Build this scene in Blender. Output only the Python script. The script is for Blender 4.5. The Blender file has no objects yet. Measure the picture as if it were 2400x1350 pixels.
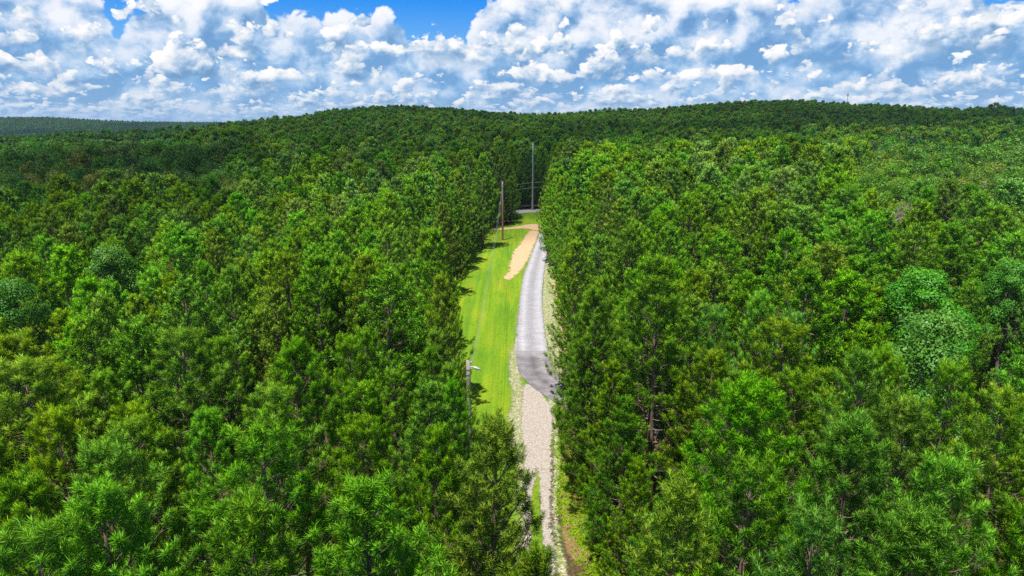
import bpy, bmesh, math, random
import numpy as np
from mathutils import Vector, noise as mnoise

# ------------------------------------------------------------------ camera, world, sun, exposure
scene = bpy.context.scene
COL = scene.collection
H = 22.0
PITCH = math.radians(13.53)
F = 1600.0                      # focal length in photo pixels (2400 wide)
cam_d = bpy.data.cameras.new('camera')
cam_d.sensor_width = 36.0
cam_d.lens = 24.0
cam_d.clip_start = 0.1
cam_d.clip_end = 400000.0
cam = bpy.data.objects.new('camera', cam_d)
COL.objects.link(cam)
cam.location = (0, 0, H)
cam.rotation_euler = (math.pi / 2 - PITCH, 0, 0)
scene.camera = cam

SUN_EL = math.radians(70)
sdir = Vector((-0.50 * math.cos(SUN_EL), -0.86 * math.cos(SUN_EL), math.sin(SUN_EL))).normalized()
world = bpy.data.worlds.new('World')
scene.world = world
world.use_nodes = True
world.cycles.sampling_method = 'MANUAL'
world.cycles.sample_map_resolution = 256
wn, wl = world.node_tree.nodes, world.node_tree.links
wn.clear()
wo = wn.new('ShaderNodeOutputWorld')
bg = wn.new('ShaderNodeBackground')
sky = wn.new('ShaderNodeTexSky')
sky.sky_type = 'NISHITA'
sky.sun_disc = False
sky.sun_elevation = math.asin(sdir.z)
sky.sun_rotation = math.atan2(sdir.x, sdir.y)
sky.air_density = 1.3
sky.dust_density = 0.25
sky.ozone_density = 3.0
hs = wn.new('ShaderNodeHueSaturation')
hs.inputs['Hue'].default_value = 0.495
hs.inputs['Saturation'].default_value = 1.1
hs.inputs['Value'].default_value = 1.0
wl.new(sky.outputs[0], hs.inputs['Color'])
geo_w = wn.new('ShaderNodeTexCoord')
sep_w = wn.new('ShaderNodeSeparateXYZ')
wl.new(geo_w.outputs['Generated'], sep_w.inputs[0])
rp_w = wn.new('ShaderNodeValToRGB')
rp_w.color_ramp.interpolation = 'EASE'
els = rp_w.color_ramp.elements
els[0].position, els[0].color = 0.0, (0.42, 0.66, 0.93, 1)      # hazy air along and below the horizon
els[1].position, els[1].color = 0.19, (0.0, 0.265, 0.92, 1)     # deep azure above the haze
x_ = els.new(0.07)
x_.color = (0.20, 0.52, 0.95, 1)
wl.new(sep_w.outputs[2], rp_w.inputs[0])
sc_w = wn.new('ShaderNodeVectorMath')
sc_w.operation = 'SCALE'
sc_w.inputs['Scale'].default_value = 11.0
wl.new(rp_w.outputs[0], sc_w.inputs[0])
mr_w = wn.new('ShaderNodeMapRange')
mr_w.inputs['From Min'].default_value = 0.22
mr_w.inputs['From Max'].default_value = 0.55
mr_w.interpolation_type = 'SMOOTHSTEP'
wl.new(sep_w.outputs[2], mr_w.inputs[0])
mx_w = wn.new('ShaderNodeMix')
mx_w.data_type = 'RGBA'
wl.new(mr_w.outputs[0], mx_w.inputs[0])
wl.new(sc_w.outputs[0], mx_w.inputs[6])
wl.new(hs.outputs[0], mx_w.inputs[7])
wl.new(sc_w.outputs[0], mx_w.inputs[6])
wl.new(mx_w.outputs[2], bg.inputs[0])
bg.inputs[1].default_value = 0.055
wl.new(bg.outputs[0], wo.inputs[0])

sl = bpy.data.lights.new('sun', 'SUN')
sl.energy = 5.0
sl.angle = math.radians(0.5)
sl.color = (1.0, 0.965, 0.90)
sun = bpy.data.objects.new('sun', sl)
COL.objects.link(sun)
sun.rotation_euler = sdir.to_track_quat('Z', 'Y').to_euler()
sun.location = (0, 0, 80)

scene.view_settings.view_transform = 'Standard'
scene.view_settings.look = 'None'
scene.view_settings.gamma = 1.0
scene.view_settings.exposure = 0.74
scene.render.engine = 'CYCLES'
cy = scene.cycles
cy.max_bounces = 6
cy.diffuse_bounces = 3
cy.glossy_bounces = 2
cy.transmission_bounces = 3
cy.transparent_max_bounces = 32
cy.volume_bounces = 0
cy.use_denoising = False
cy.caustics_reflective = False
cy.caustics_refractive = False
cy.sample_clamp_indirect = 4.0

rng = np.random.default_rng(11)
rnd = random.Random(5)


# ------------------------------------------------------------------ helpers
def ray(x, y):
    """direction of the photo pixel (2400x1350)"""
    fwd = np.array([0, math.cos(PITCH), -math.sin(PITCH)])
    up = np.array([0, math.sin(PITCH), math.cos(PITCH)])
    d = fwd + np.array([1, 0, 0]) * (x - 1200) / F + up * (675 - y) / F
    return d


def pg(x, y, z=0.0):
    """where that pixel meets the plane at height z"""
    d = ray(x, y)
    t = (z - H) / d[2]
    return np.array([d[0] * t, d[1] * t, z])


def proj(p):
    fwd = np.array([0, math.cos(PITCH), -math.sin(PITCH)])
    up = np.array([0, math.sin(PITCH), math.cos(PITCH)])
    q = np.asarray(p, float) - np.array([0, 0, H])
    dep = q @ fwd
    return 1200 + F * q[..., 0] / dep, 675 - F * (q @ up) / dep, dep


def smooth(a, b, x):
    t = np.clip((x - a) / (b - a), 0, 1)
    return t * t * (3 - 2 * t)


def hash3(i, j, k, s=0):
    n = (i * 73856093) ^ (j * 19349663) ^ (k * 83492791) ^ (s * 2654435 + 12345)
    n = (n ^ (n >> 13)) * 1274126177 & 0x7fffffff
    n = (n ^ (n >> 16)) & 0xffff
    return n / 65535.0


def vnoise(p, s=0):
    p = np.asarray(p, float)
    ip = np.floor(p).astype(np.int64)
    f = p - ip
    f = f * f * (3 - 2 * f)
    r = 0
    for a in (0, 1):
        for b in (0, 1):
            for c in (0, 1):
                w = (f[..., 0] if a else 1 - f[..., 0]) * (f[..., 1] if b else 1 - f[..., 1]) * (f[..., 2] if c else 1 - f[..., 2])
                r = r + w * hash3(ip[..., 0] + a, ip[..., 1] + b, ip[..., 2] + c, s)
    return r


def fbm(p, o=4, s=0):
    p = np.asarray(p, float)
    r, a, t = 0, 1.0, 0
    for k in range(o):
        r = r + a * vnoise(p, s + k)
        t += a
        a *= 0.5
        p = p * 2.03 + 7.1
    return r / t


def mat(name):
    m = bpy.data.materials.new(name)
    m.use_nodes = True
    nt = m.node_tree
    nt.nodes.clear()
    o = nt.nodes.new('ShaderNodeOutputMaterial')
    return m, nt.nodes, nt.links, o


def node(N, t, **kw):
    n = N.new(t)
    for k, v in kw.items():
        if k in n.inputs:
            n.inputs[k].default_value = v
        else:
            setattr(n, k, v)
    return n


def ramp(N, L, fac, stops, interp='LINEAR'):
    r = N.new('ShaderNodeValToRGB')
    r.color_ramp.interpolation = interp
    e = r.color_ramp.elements
    while len(e) > 1:
        e.remove(e[-1])
    e[0].position, e[0].color = stops[0][0], (*stops[0][1], 1)
    for p, c in stops[1:]:
        x = e.new(p)
        x.color = (*c, 1)
    if fac is not None:
        L.new(fac, r.inputs[0])
    return r


def mixc(N, L, fac, a, b, mode='MIX'):
    m = N.new('ShaderNodeMix')
    m.data_type = 'RGBA'
    m.blend_type = mode
    for s, v in ((m.inputs[0], fac), (m.inputs[6], a), (m.inputs[7], b)):
        if isinstance(v, (int, float)):
            s.default_value = v
        elif isinstance(v, tuple):
            s.default_value = (*v, 1)
        else:
            L.new(v, s)
    return m.outputs[2]


def math_n(N, L, op, a, b=0.0, c=None):
    m = N.new('ShaderNodeMath')
    m.operation = op
    vals = (a, b) if c is None else (a, b, c)
    for s, v in zip(m.inputs, vals):
        if isinstance(v, (int, float)):
            s.default_value = v
        else:
            L.new(v, s)
    return m.outputs[0]


def mesh_from(name, V, Fc, mats, tone=None, mi=None, smooth_=False, uv=None, nrm=None):
    V = np.asarray(V, np.float32)
    Fc = np.asarray(Fc, np.int32)
    me = bpy.data.meshes.new(name)
    n, k = Fc.shape
    me.vertices.add(len(V))
    me.vertices.foreach_set('co', V.ravel())
    me.loops.add(n * k)
    me.loops.foreach_set('vertex_index', Fc.ravel())
    me.polygons.add(n)
    me.polygons.foreach_set('loop_start', np.arange(0, n * k, k, dtype=np.int32))
    me.polygons.foreach_set('loop_total', np.full(n, k, np.int32))
    if mi is not None:
        me.polygons.foreach_set('material_index', np.asarray(mi, np.int32))
    me.polygons.foreach_set('use_smooth', np.full(n, smooth_, bool))
    if tone is not None:
        a = me.attributes.new('tone', 'FLOAT_COLOR', 'POINT')
        t = np.ones((len(V), 4), np.float32)
        t[:, :tone.shape[1]] = tone
        a.data.foreach_set('color', t.ravel())
    if uv is not None:
        u = me.uv_layers.new(name='UVMap')
        u.data.foreach_set('uv', np.asarray(uv, np.float32)[Fc.ravel()].ravel())
    for m in mats:
        me.materials.append(m)
    me.update()
    if nrm is not None:
        me.normals_split_custom_set_from_vertices(np.asarray(nrm, np.float32))
    return me


def link(name, me, parent=None, loc=(0, 0, 0)):
    o = bpy.data.objects.new(name, me)
    COL.objects.link(o)
    o.location = loc
    if parent is not None:
        o.parent = parent
    return o


def tag(o, label=None, cat=None, group=None, kind=None):
    for k, v in (('label', label), ('category', cat), ('group', group), ('kind', kind)):
        if v:
            o[k] = v
    return o


class Geo:
    """collects triangles"""

    def __init__(self):
        self.V, self.F, self.T, self.M, self.N, self.n = [], [], [], [], [], 0

    def add(self, V, Fc, T=None, m=0, N=None):
        V = np.asarray(V, float).reshape(-1, 3)
        Fc = np.asarray(Fc, int).reshape(-1, 3)
        self.V.append(V)
        self.F.append(Fc + self.n)
        self.T.append(np.zeros((len(V), 3)) if T is None else np.asarray(T, float))
        self.M.append(np.full(len(Fc), m))
        self.N.append(np.zeros((len(V), 3)) if N is None else np.asarray(N, float))
        self.n += len(V)

    def merge(self, g, m):
        self.add(np.concatenate(g.V), np.concatenate(g.F), np.concatenate(g.T), m, np.concatenate(g.N))
        return self

    def mesh(self, name, mats, smooth_=False):
        return mesh_from(name, np.concatenate(self.V), np.concatenate(self.F), mats,
                         np.concatenate(self.T), np.concatenate(self.M), smooth_,
                         nrm=np.concatenate(self.N) if any(np.any(x[:1]) for x in self.N) else None)


def tube(g, pts, radii, sides=6, m=0, tone=(0.5, 0, 0), cap=True):
    pts = np.asarray(pts, float)
    radii = np.asarray(radii, float)
    n = len(pts)
    d = np.gradient(pts, axis=0)
    d /= np.linalg.norm(d, axis=1, keepdims=True) + 1e-9
    ref = np.array([1.0, 0, 0]) if abs(d[0][0]) < 0.8 else np.array([0, 1.0, 0])
    u = np.cross(d, ref)
    u /= np.linalg.norm(u, axis=1, keepdims=True) + 1e-9
    v = np.cross(d, u)
    a = np.arange(sides) / sides * 2 * math.pi
    ring = pts[:, None, :] + radii[:, None, None] * (np.cos(a)[None, :, None] * u[:, None, :] + np.sin(a)[None, :, None] * v[:, None, :])
    V = ring.reshape(-1, 3)
    i = np.arange(n - 1)[:, None] * sides
    j = np.arange(sides)[None, :]
    a0, a1 = i + j, i + (j + 1) % sides
    b0, b1 = a0 + sides, a1 + sides
    Fc = np.concatenate([np.stack([a0, a1, b1], -1).reshape(-1, 3), np.stack([a0, b1, b0], -1).reshape(-1, 3)])
    if cap:
        V = np.vstack([V, pts[-1:]])
        top = (n - 1) * sides
        Fc = np.vstack([Fc, np.array([[top + k, top + (k + 1) % sides, len(V) - 1] for k in range(sides)])])
    g.add(V, Fc, np.tile(tone, (len(V), 1)), m)


def box(g, c, s, m=0, tone=(0.5, 0, 0), rz=0.0):
    c, s = np.array(c, float), np.array(s, float) / 2
    V = np.array([[x, y, z] for x in (-1, 1) for y in (-1, 1) for z in (-1, 1)]) * s
    if rz:
        ca, sa = math.cos(rz), math.sin(rz)
        V = V @ np.array([[ca, sa, 0], [-sa, ca, 0], [0, 0, 1]])
    V = V + c
    Q = [(0, 1, 3, 2), (4, 6, 7, 5), (0, 4, 5, 1), (2, 3, 7, 6), (0, 2, 6, 4), (1, 5, 7, 3)]
    Fc = [t for q in Q for t in ((q[0], q[1], q[2]), (q[0], q[2], q[3]))]
    g.add(V, Fc, np.tile(tone, (8, 1)), m)


# ------------------------------------------------------------------ materials
def leaf_mat(name, inner, outer, trans, rough=0.5, hue_var=0.02, spec=0.35):
    """tone.r: a random value for each tuft or leaf clump, tone.g: 0 at the twig, 1 at the tip"""
    m, N, L, o = mat(name)
    at = node(N, 'ShaderNodeAttribute', attribute_name='tone')
    sep = N.new('ShaderNodeSeparateColor')
    L.new(at.outputs['Color'], sep.inputs[0])
    oi = N.new('ShaderNodeObjectInfo')
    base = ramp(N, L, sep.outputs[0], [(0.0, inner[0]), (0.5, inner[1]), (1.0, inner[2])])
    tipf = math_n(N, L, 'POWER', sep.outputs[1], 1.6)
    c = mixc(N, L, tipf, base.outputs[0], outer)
    # tone of the whole tree: the object's colour; random spread by the alpha
    c = mixc(N, L, 1.0, c, oi.outputs['Color'], 'MULTIPLY')
    h = node(N, 'ShaderNodeHueSaturation')
    a = math_n(N, L, 'SUBTRACT', oi.outputs['Random'], 0.5)
    a = math_n(N, L, 'MULTIPLY', a, oi.outputs['Alpha'])
    L.new(math_n(N, L, 'MULTIPLY_ADD', a, hue_var * 2, 0.5), h.inputs['Hue'])
    r2 = math_n(N, L, 'FRACT', math_n(N, L, 'MULTIPLY', oi.outputs['Random'], 17.3))
    r2 = math_n(N, L, 'MULTIPLY', math_n(N, L, 'SUBTRACT', r2, 0.5), oi.outputs['Alpha'])
    L.new(math_n(N, L, 'MULTIPLY_ADD', r2, 0.55, 1.0), h.inputs['Value'])
    r3 = math_n(N, L, 'FRACT', math_n(N, L, 'MULTIPLY', oi.outputs['Random'], 41.7))
    r3 = math_n(N, L, 'MULTIPLY', math_n(N, L, 'SUBTRACT', r3, 0.5), oi.outputs['Alpha'])
    L.new(math_n(N, L, 'MULTIPLY_ADD', r3, 0.25, 1.0), h.inputs['Saturation'])
    L.new(c, h.inputs['Color'])
    p = node(N, 'ShaderNodeBsdfPrincipled', Roughness=rough)
    p.inputs['Specular IOR Level'].default_value = spec
    L.new(h.outputs[0], p.inputs['Base Color'])
    t = N.new('ShaderNodeBsdfTranslucent')
    tc = mixc(N, L, 1.0, h.outputs[0], (1.5, 1.35, 0.5), 'MULTIPLY')
    L.new(tc, t.inputs[0])
    mx = node(N, 'ShaderNodeMixShader')
    mx.inputs[0].default_value = trans
    L.new(p.outputs[0], mx.inputs[1])
    L.new(t.outputs[0], mx.inputs[2])
    L.new(mx.outputs[0], o.inputs[0])
    return m


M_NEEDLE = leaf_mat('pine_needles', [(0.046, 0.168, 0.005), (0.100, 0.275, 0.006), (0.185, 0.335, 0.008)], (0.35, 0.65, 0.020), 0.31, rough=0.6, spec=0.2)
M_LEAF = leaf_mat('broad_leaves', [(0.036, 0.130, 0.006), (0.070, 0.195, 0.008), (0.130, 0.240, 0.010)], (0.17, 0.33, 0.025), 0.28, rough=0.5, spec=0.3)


def bark_mat(name, a, b, scale=6.0):
    m, N, L, o = mat(name)
    tc = N.new('ShaderNodeTexCoord')
    mp = node(N, 'ShaderNodeMapping', Scale=(1.0, 1.0, 0.22))
    L.new(tc.outputs['Object'], mp.inputs[0])
    n = node(N, 'ShaderNodeTexNoise', Scale=scale, Detail=5.0, Roughness=0.65)
    L.new(mp.outputs[0], n.inputs[0])
    r = ramp(N, L, n.outputs[0], [(0.3, a), (0.7, b)])
    p = node(N, 'ShaderNodeBsdfPrincipled', Roughness=0.85)
    L.new(r.outputs[0], p.inputs['Base Color'])
    bp = node(N, 'ShaderNodeBump', Strength=0.6, Distance=0.02)
    L.new(n.outputs[0], bp.inputs['Height'])
    L.new(bp.outputs[0], p.inputs['Normal'])
    L.new(p.outputs[0], o.inputs[0])
    return m


M_BARK = bark_mat('pine_bark', (0.07, 0.045, 0.032), (0.24, 0.17, 0.13))
M_BARK2 = bark_mat('grey_bark', (0.10, 0.09, 0.075), (0.27, 0.25, 0.22))
M_DEAD = bark_mat('bare_wood', (0.20, 0.15, 0.12), (0.42, 0.34, 0.28))


def ground_mat(name, build, bump=0.5, bscale=8.0, rough=0.95, edge=None, bdist=0.05):
    """build(N, L, pos, uv) -> colour socket; edge: (noise scale, softness) ragged transparent border read from tone.r"""
    m, N, L, o = mat(name)
    geo = N.new('ShaderNodeNewGeometry')
    uvn = N.new('ShaderNodeUVMap')
    uvn.uv_map = 'UVMap'
    c = build(N, L, geo.outputs['Position'], uvn.outputs[0])
    p = node(N, 'ShaderNodeBsdfPrincipled', Roughness=rough)
    p.inputs['Specular IOR Level'].default_value = 0.25
    L.new(c, p.inputs['Base Color'])
    nb = node(N, 'ShaderNodeTexNoise', Scale=bscale, Detail=4.0, Roughness=0.7)
    L.new(geo.outputs['Position'], nb.inputs[0])
    bp = node(N, 'ShaderNodeBump', Strength=bump, Distance=bdist)
    L.new(nb.outputs[0], bp.inputs['Height'])
    L.new(bp.outputs[0], p.inputs['Normal'])
    if edge:
        at = node(N, 'ShaderNodeAttribute', attribute_name='tone')
        sep = N.new('ShaderNodeSeparateColor')
        L.new(at.outputs['Color'], sep.inputs[0])
        n1 = node(N, 'ShaderNodeTexNoise', Scale=edge[0], Detail=5.0, Roughness=0.75)
        L.new(geo.outputs['Position'], n1.inputs[0])
        nn = math_n(N, L, 'MULTIPLY_ADD', n1.outputs[0], 2.2, -0.6)
        d = math_n(N, L, 'SUBTRACT', sep.outputs[0], nn)
        f = math_n(N, L, 'MULTIPLY_ADD', d, 1.0 / edge[1], 0.5)
        mr = node(N, 'ShaderNodeClamp')
        L.new(f, mr.inputs[0])
        tr = N.new('ShaderNodeBsdfTransparent')
        mx = N.new('ShaderNodeMixShader')
        L.new(mr.outputs[0], mx.inputs[0])
        L.new(tr.outputs[0], mx.inputs[1])
        L.new(p.outputs[0], mx.inputs[2])
        L.new(mx.outputs[0], o.inputs[0])
    else:
        L.new(p.outputs[0], o.inputs[0])
    return m


def nz(N, L, pos, scale, detail=4.0, rough=0.6, stretch=None):
    src = pos
    if stretch:
        mp = node(N, 'ShaderNodeMapping', Scale=stretch)
        L.new(pos, mp.inputs[0])
        src = mp.outputs[0]
    n = node(N, 'ShaderNodeTexNoise', Scale=scale, Detail=detail, Roughness=rough)
    L.new(src, n.inputs[0])
    return n.outputs[0]


def floor_col(N, L, pos, uv):
    a = ramp(N, L, nz(N, L, pos, 1.6, 6, 0.7), [(0.3, (0.03, 0.02, 0.012)), (0.5, (0.07, 0.04, 0.022)), (0.62, (0.12, 0.065, 0.04)), (0.8, (0.04, 0.055, 0.014))])
    b = ramp(N, L, nz(N, L, pos, 0.25, 3), [(0.45, (0, 0, 0)), (0.62, (1, 1, 1))])
    return mixc(N, L, b.outputs[0], a.outputs[0], (0.035, 0.075, 0.014))


def lawn_col(N, L, pos, uv):
    a = ramp(N, L, nz(N, L, pos, 0.33, 5, 0.62, (1.0, 0.22, 1.0)), [(0.30, (0.085, 0.20, 0.004)), (0.48, (0.135, 0.245, 0.004)), (0.62, (0.19, 0.265, 0.005)), (0.80, (0.24, 0.235, 0.03))])
    # mowing lines that run along the clearing
    w = ramp(N, L, nz(N, L, pos, 1.9, 3, 0.5, (1.0, 0.03, 1.0)), [(0.38, (0.80, 0.86, 0.8)), (0.6, (1.12, 1.08, 1.0))])
    c = mixc(N, L, 1.0, a.outputs[0], w.outputs[0], 'MULTIPLY')
    f = ramp(N, L, nz(N, L, pos, 6.5, 4, 0.75), [(0.35, (0.72, 0.76, 0.7)), (0.7, (1.22, 1.18, 1.3))])
    c = mixc(N, L, 1.0, c, f.outputs[0], 'MULTIPLY')
    s = ramp(N, L, nz(N, L, pos, 2.3, 6, 0.8), [(0.62, (0, 0, 0)), (0.70, (1, 1, 1))])
    return mixc(N, L, s.outputs[0], c, (0.30, 0.26, 0.10))


def stones(N, L, pos, scale, dark, light):
    v = node(N, 'ShaderNodeTexVoronoi', Scale=scale)
    L.new(pos, v.inputs[0])
    r = ramp(N, L, v.outputs['Distance'], [(0.05, light), (0.55, tuple(0.5 * (a + b) for a, b in zip(dark, light))), (0.8, dark)])
    n = ramp(N, L, nz(N, L, pos, scale * 0.45, 5, 0.8), [(0.3, (0.66, 0.66, 0.66)), (0.7, (1.2, 1.2, 1.2))])
    return mixc(N, L, 1.0, r.outputs[0], n.outputs[0], 'MULTIPLY')


def drive_col(N, L, pos, uv):
    c = stones(N, L, pos, 20.0, (0.18, 0.173, 0.188), (0.42, 0.405, 0.425))
    sx = N.new('ShaderNodeSeparateXYZ')
    L.new(uv, sx.inputs[0])
    wob = math_n(N, L, 'MULTIPLY_ADD', nz(N, L, pos, 0.5, 3), 0.12, -0.06)
    u = math_n(N, L, 'ADD', sx.outputs[0], wob)
    k = ramp(N, L, u, [(0.0, (0.78, 0.76, 0.76)), (0.10, (0.95, 0.95, 0.97)), (0.24, (1.28, 1.28, 1.30)), (0.40, (0.92, 0.93, 0.95)), (0.54, (0.86, 0.87, 0.90)), (0.68, (1.12, 1.12, 1.14)), (0.80, (1.25, 1.25, 1.27)), (0.93, (1.0, 1.0, 1.0)), (1.0, (0.82, 0.82, 0.8))])
    c = mixc(N, L, 1.0, c, k.outputs[0], 'MULTIPLY')
    w = ramp(N, L, nz(N, L, pos, 2.2, 3, 0.6, (0.25, 1.6, 1.0)), [(0.35, (0.86, 0.86, 0.86)), (0.62, (1.1, 1.1, 1.1))])
    return mixc(N, L, 1.0, c, w.outputs[0], 'MULTIPLY')


def asphalt_col(N, L, pos, uv):
    a = ramp(N, L, nz(N, L, pos, 22.0, 5, 0.8), [(0.3, (0.115, 0.105, 0.115)), (0.7, (0.20, 0.186, 0.20))])
    sx = N.new('ShaderNodeSeparateXYZ')
    L.new(uv, sx.inputs[0])
    wob = math_n(N, L, 'MULTIPLY_ADD', nz(N, L, pos, 0.4, 3), 0.2, -0.1)
    u = math_n(N, L, 'ADD', sx.outputs[0], wob)
    k = ramp(N, L, u, [(0.0, (1.0, 1.0, 1.0)), (0.2, (1.12, 1.1, 1.1)), (0.34, (1.0, 1.0, 1.0)), (0.48, (0.74, 0.74, 0.74)), (0.6, (1.0, 1.0, 1.0)), (0.75, (1.3, 1.27, 1.22)), (0.9, (1.0, 1.0, 1.0)), (1.0, (0.95, 0.95, 0.95))])
    c = mixc(N, L, 1.0, a.outputs[0], k.outputs[0], 'MULTIPLY')
    d = ramp(N, L, nz(N, L, pos, 0.8, 5, 0.7), [(0.42, (0.8, 0.8, 0.8)), (0.6, (1.2, 1.18, 1.15))])
    c = mixc(N, L, 1.0, c, d.outputs[0], 'MULTIPLY')
    # pale gravel dust carried on to the pavement where the gravel begins
    dust = ramp(N, L, sx.outputs[1], [(0.0, (1, 1, 1)), (0.06, (0.75, 0.75, 0.75)), (0.2, (0, 0, 0))])
    return mixc(N, L, math_n(N, L, 'MULTIPLY', dust.outputs[0], 0.7), c, (0.48, 0.46, 0.47))


def track_col(N, L, pos, uv):
    return stones(N, L, pos, 18.0, (0.20, 0.165, 0.135), (0.49, 0.43, 0.385))


def shoulder_col(N, L, pos, uv):
    s = stones(N, L, pos, 9.0, (0.16, 0.14, 0.08), (0.62, 0.57, 0.46))
    g = ramp(N, L, nz(N, L, pos, 3.0, 6, 0.8), [(0.42, (0, 0, 0)), (0.56, (1, 1, 1))])
    return mixc(N, L, g.outputs[0], s, (0.16, 0.19, 0.04))


def dirt_col(N, L, pos, uv):
    a = ramp(N, L, nz(N, L, pos, 3.0, 6, 0.75), [(0.25, (0.32, 0.20, 0.11)), (0.5, (0.46, 0.31, 0.18)), (0.75, (0.58, 0.43, 0.27))])
    return a.outputs[0]


def straw_col(N, L, pos, uv):
    a = ramp(N, L, nz(N, L, pos, 2.5, 6, 0.75), [(0.25, (0.10, 0.045, 0.03)), (0.5, (0.22, 0.11, 0.07)), (0.75, (0.33, 0.22, 0.12))])
    return a.outputs[0]


def road_col(N, L, pos, uv):
    return ramp(N, L, nz(N, L, pos, 1.2, 5, 0.7), [(0.3, (0.24, 0.24, 0.25)), (0.7, (0.42, 0.42, 0.43))]).outputs[0]


M_FLOOR = ground_mat('forest_floor', floor_col, 0.8, 5.0)
M_LAWN = ground_mat('mown_grass', lawn_col, 1.0, 12.0, edge=(0.9, 0.35), bdist=0.08)
M_DRIVE = ground_mat('crushed_gravel', drive_col, 0.9, 14.0, edge=(2.5, 0.25))
M_ASPH = ground_mat('asphalt', asphalt_col, 0.3, 30.0, rough=0.8)
M_TRACK = ground_mat('track_gravel', track_col, 0.9, 10.0, edge=(2.2, 0.2))
M_SHLD = ground_mat('stony_grass', shoulder_col, 0.9, 9.0, edge=(2.6, 0.25))
M_DIRT = ground_mat('bare_soil', dirt_col, 0.8, 6.0, edge=(1.2, 0.15))
M_STRAW = ground_mat('pine_straw', straw_col, 0.8, 6.0, edge=(1.2, 0.25))
M_ROAD = ground_mat('old_road', road_col, 0.3, 20.0)

# ------------------------------------------------------------------ terrain
SKYX = np.array([-2500, -400, 0, 100, 300, 470, 600, 700, 780, 850, 950, 1050, 1150, 1250, 1350, 1450, 1550, 1650, 1750, 1850, 1950, 2050, 2150, 2250, 2350, 2400, 2800, 5000])
SKYY = np.array([330, 322, 318, 312, 306, 298, 286, 275, 259, 253, 250, 256, 266, 271, 268, 262, 255, 246, 239, 238, 242, 249, 255, 257, 251, 255, 262, 262.])
RID = np.array([330, 340, 350, 360, 370, 390, 430, 480, 520, 530, 530, 530, 530, 540, 550, 560, 570, 580, 590, 590, 580, 560, 540, 500, 470, 460, 450, 450.])
FARX = np.array([-2500, -100, 0, 100, 200, 300, 400, 500, 620, 800, 5000])
FARY = np.array([282, 280, 277, 276, 281, 287, 288, 289, 291, 296, 300.])


def ground_z(X, Y):
    X, Y = np.asarray(X, float), np.asarray(Y, float)
    Ys = np.maximum(Y, 1.0)
    px = 1200 + F * X / (0.972 * Ys)
    R = np.interp(px, SKYX, RID)
    sy = np.interp(px, SKYX, SKYY)
    elev = np.tan(np.arctan((675 - sy) / F) - PITCH)
    gr = H - 15.0 + R * elev
    z = gr * smooth(188, 1.0, 0) * 0
    t = np.clip((Ys - 190) / (R - 190), 0, 1)
    prof = t * t * (3 - 2 * t) * 0.45 + t * 0.55
    prof = prof * smooth(190, 225, Ys)
    z = gr * prof
    back = smooth(R, R + 420, Ys)
    z = z * (1 - back) + (-14) * back
    fy = np.interp(px, FARX, FARY)
    fe = np.tan(np.arctan((675 - fy) / F) - PITCH)
    fr = H - 12 + 2000 * fe
    hill = smooth(1500, 2000, Ys) * (1 - smooth(2000, 2900, Ys))
    z = z + hill * (fr + 14) * (px < 900)
    z = z + (fbm(np.stack([X / 60, Y / 60, 0 * X], -1), 3, 5) - 0.5) * 3.0 * smooth(220, 330, Ys)
    return np.where(Y < 188, 0.0, z)


nr, na = 170, 360
rr = np.concatenate([[2, 8, 16, 30], np.linspace(45, 180, 16), np.linspace(188, 700, 90), np.geomspace(715, 5200, nr - 110)])
aa = np.linspace(0, 2 * math.pi, na, endpoint=False)
GX = rr[:, None] * np.sin(aa)[None, :]
GY = rr[:, None] * np.cos(aa)[None, :]
GZ = ground_z(GX, GY)
V = np.stack([GX, GY, GZ], -1).reshape(-1, 3)
i = np.arange(nr - 1)[:, None] * na
j = np.arange(na)[None, :]
Q = np.stack([i + j, i + (j + 1) % na, i + na + (j + 1) % na, i + na + j], -1).reshape(-1, 4)[:, ::-1]
V = np.vstack([V, [[0, 0, 0]]])
me = mesh_from('ground', V, Q, [M_FLOOR], smooth_=True)
bm = bmesh.new()
bm.from_mesh(me)
bm.verts.ensure_lookup_table()
c = bm.verts[-1]
for k in range(na):
    bm.faces.new((bm.verts[k], c, bm.verts[(k + 1) % na]))
bmesh.ops.recalc_face_normals(bm, faces=bm.faces)
bm.to_mesh(me)
bm.free()
tag(link('ground', me), kind='structure')


# ------------------------------------------------------------------ flat sheets of the clearing
def resample(pts, n):
    pts = np.asarray(pts, float)
    # Catmull-Rom through the points, parametrised by index
    m = len(pts)
    t = np.linspace(0, m - 1, n)
    k = np.clip(np.floor(t).astype(int), 0, m - 2)
    f = (t - k)[:, None]
    p0 = pts[np.maximum(k - 1, 0)]
    p1, p2 = pts[k], pts[k + 1]
    p3 = pts[np.minimum(k + 2, m - 1)]
    return 0.5 * (2 * p1 + (p2 - p0) * f + (2 * p0 - 5 * p1 + 4 * p2 - p3) * f ** 2 + (3 * p1 - 3 * p2 + p3 - p0) * f ** 3)


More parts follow.
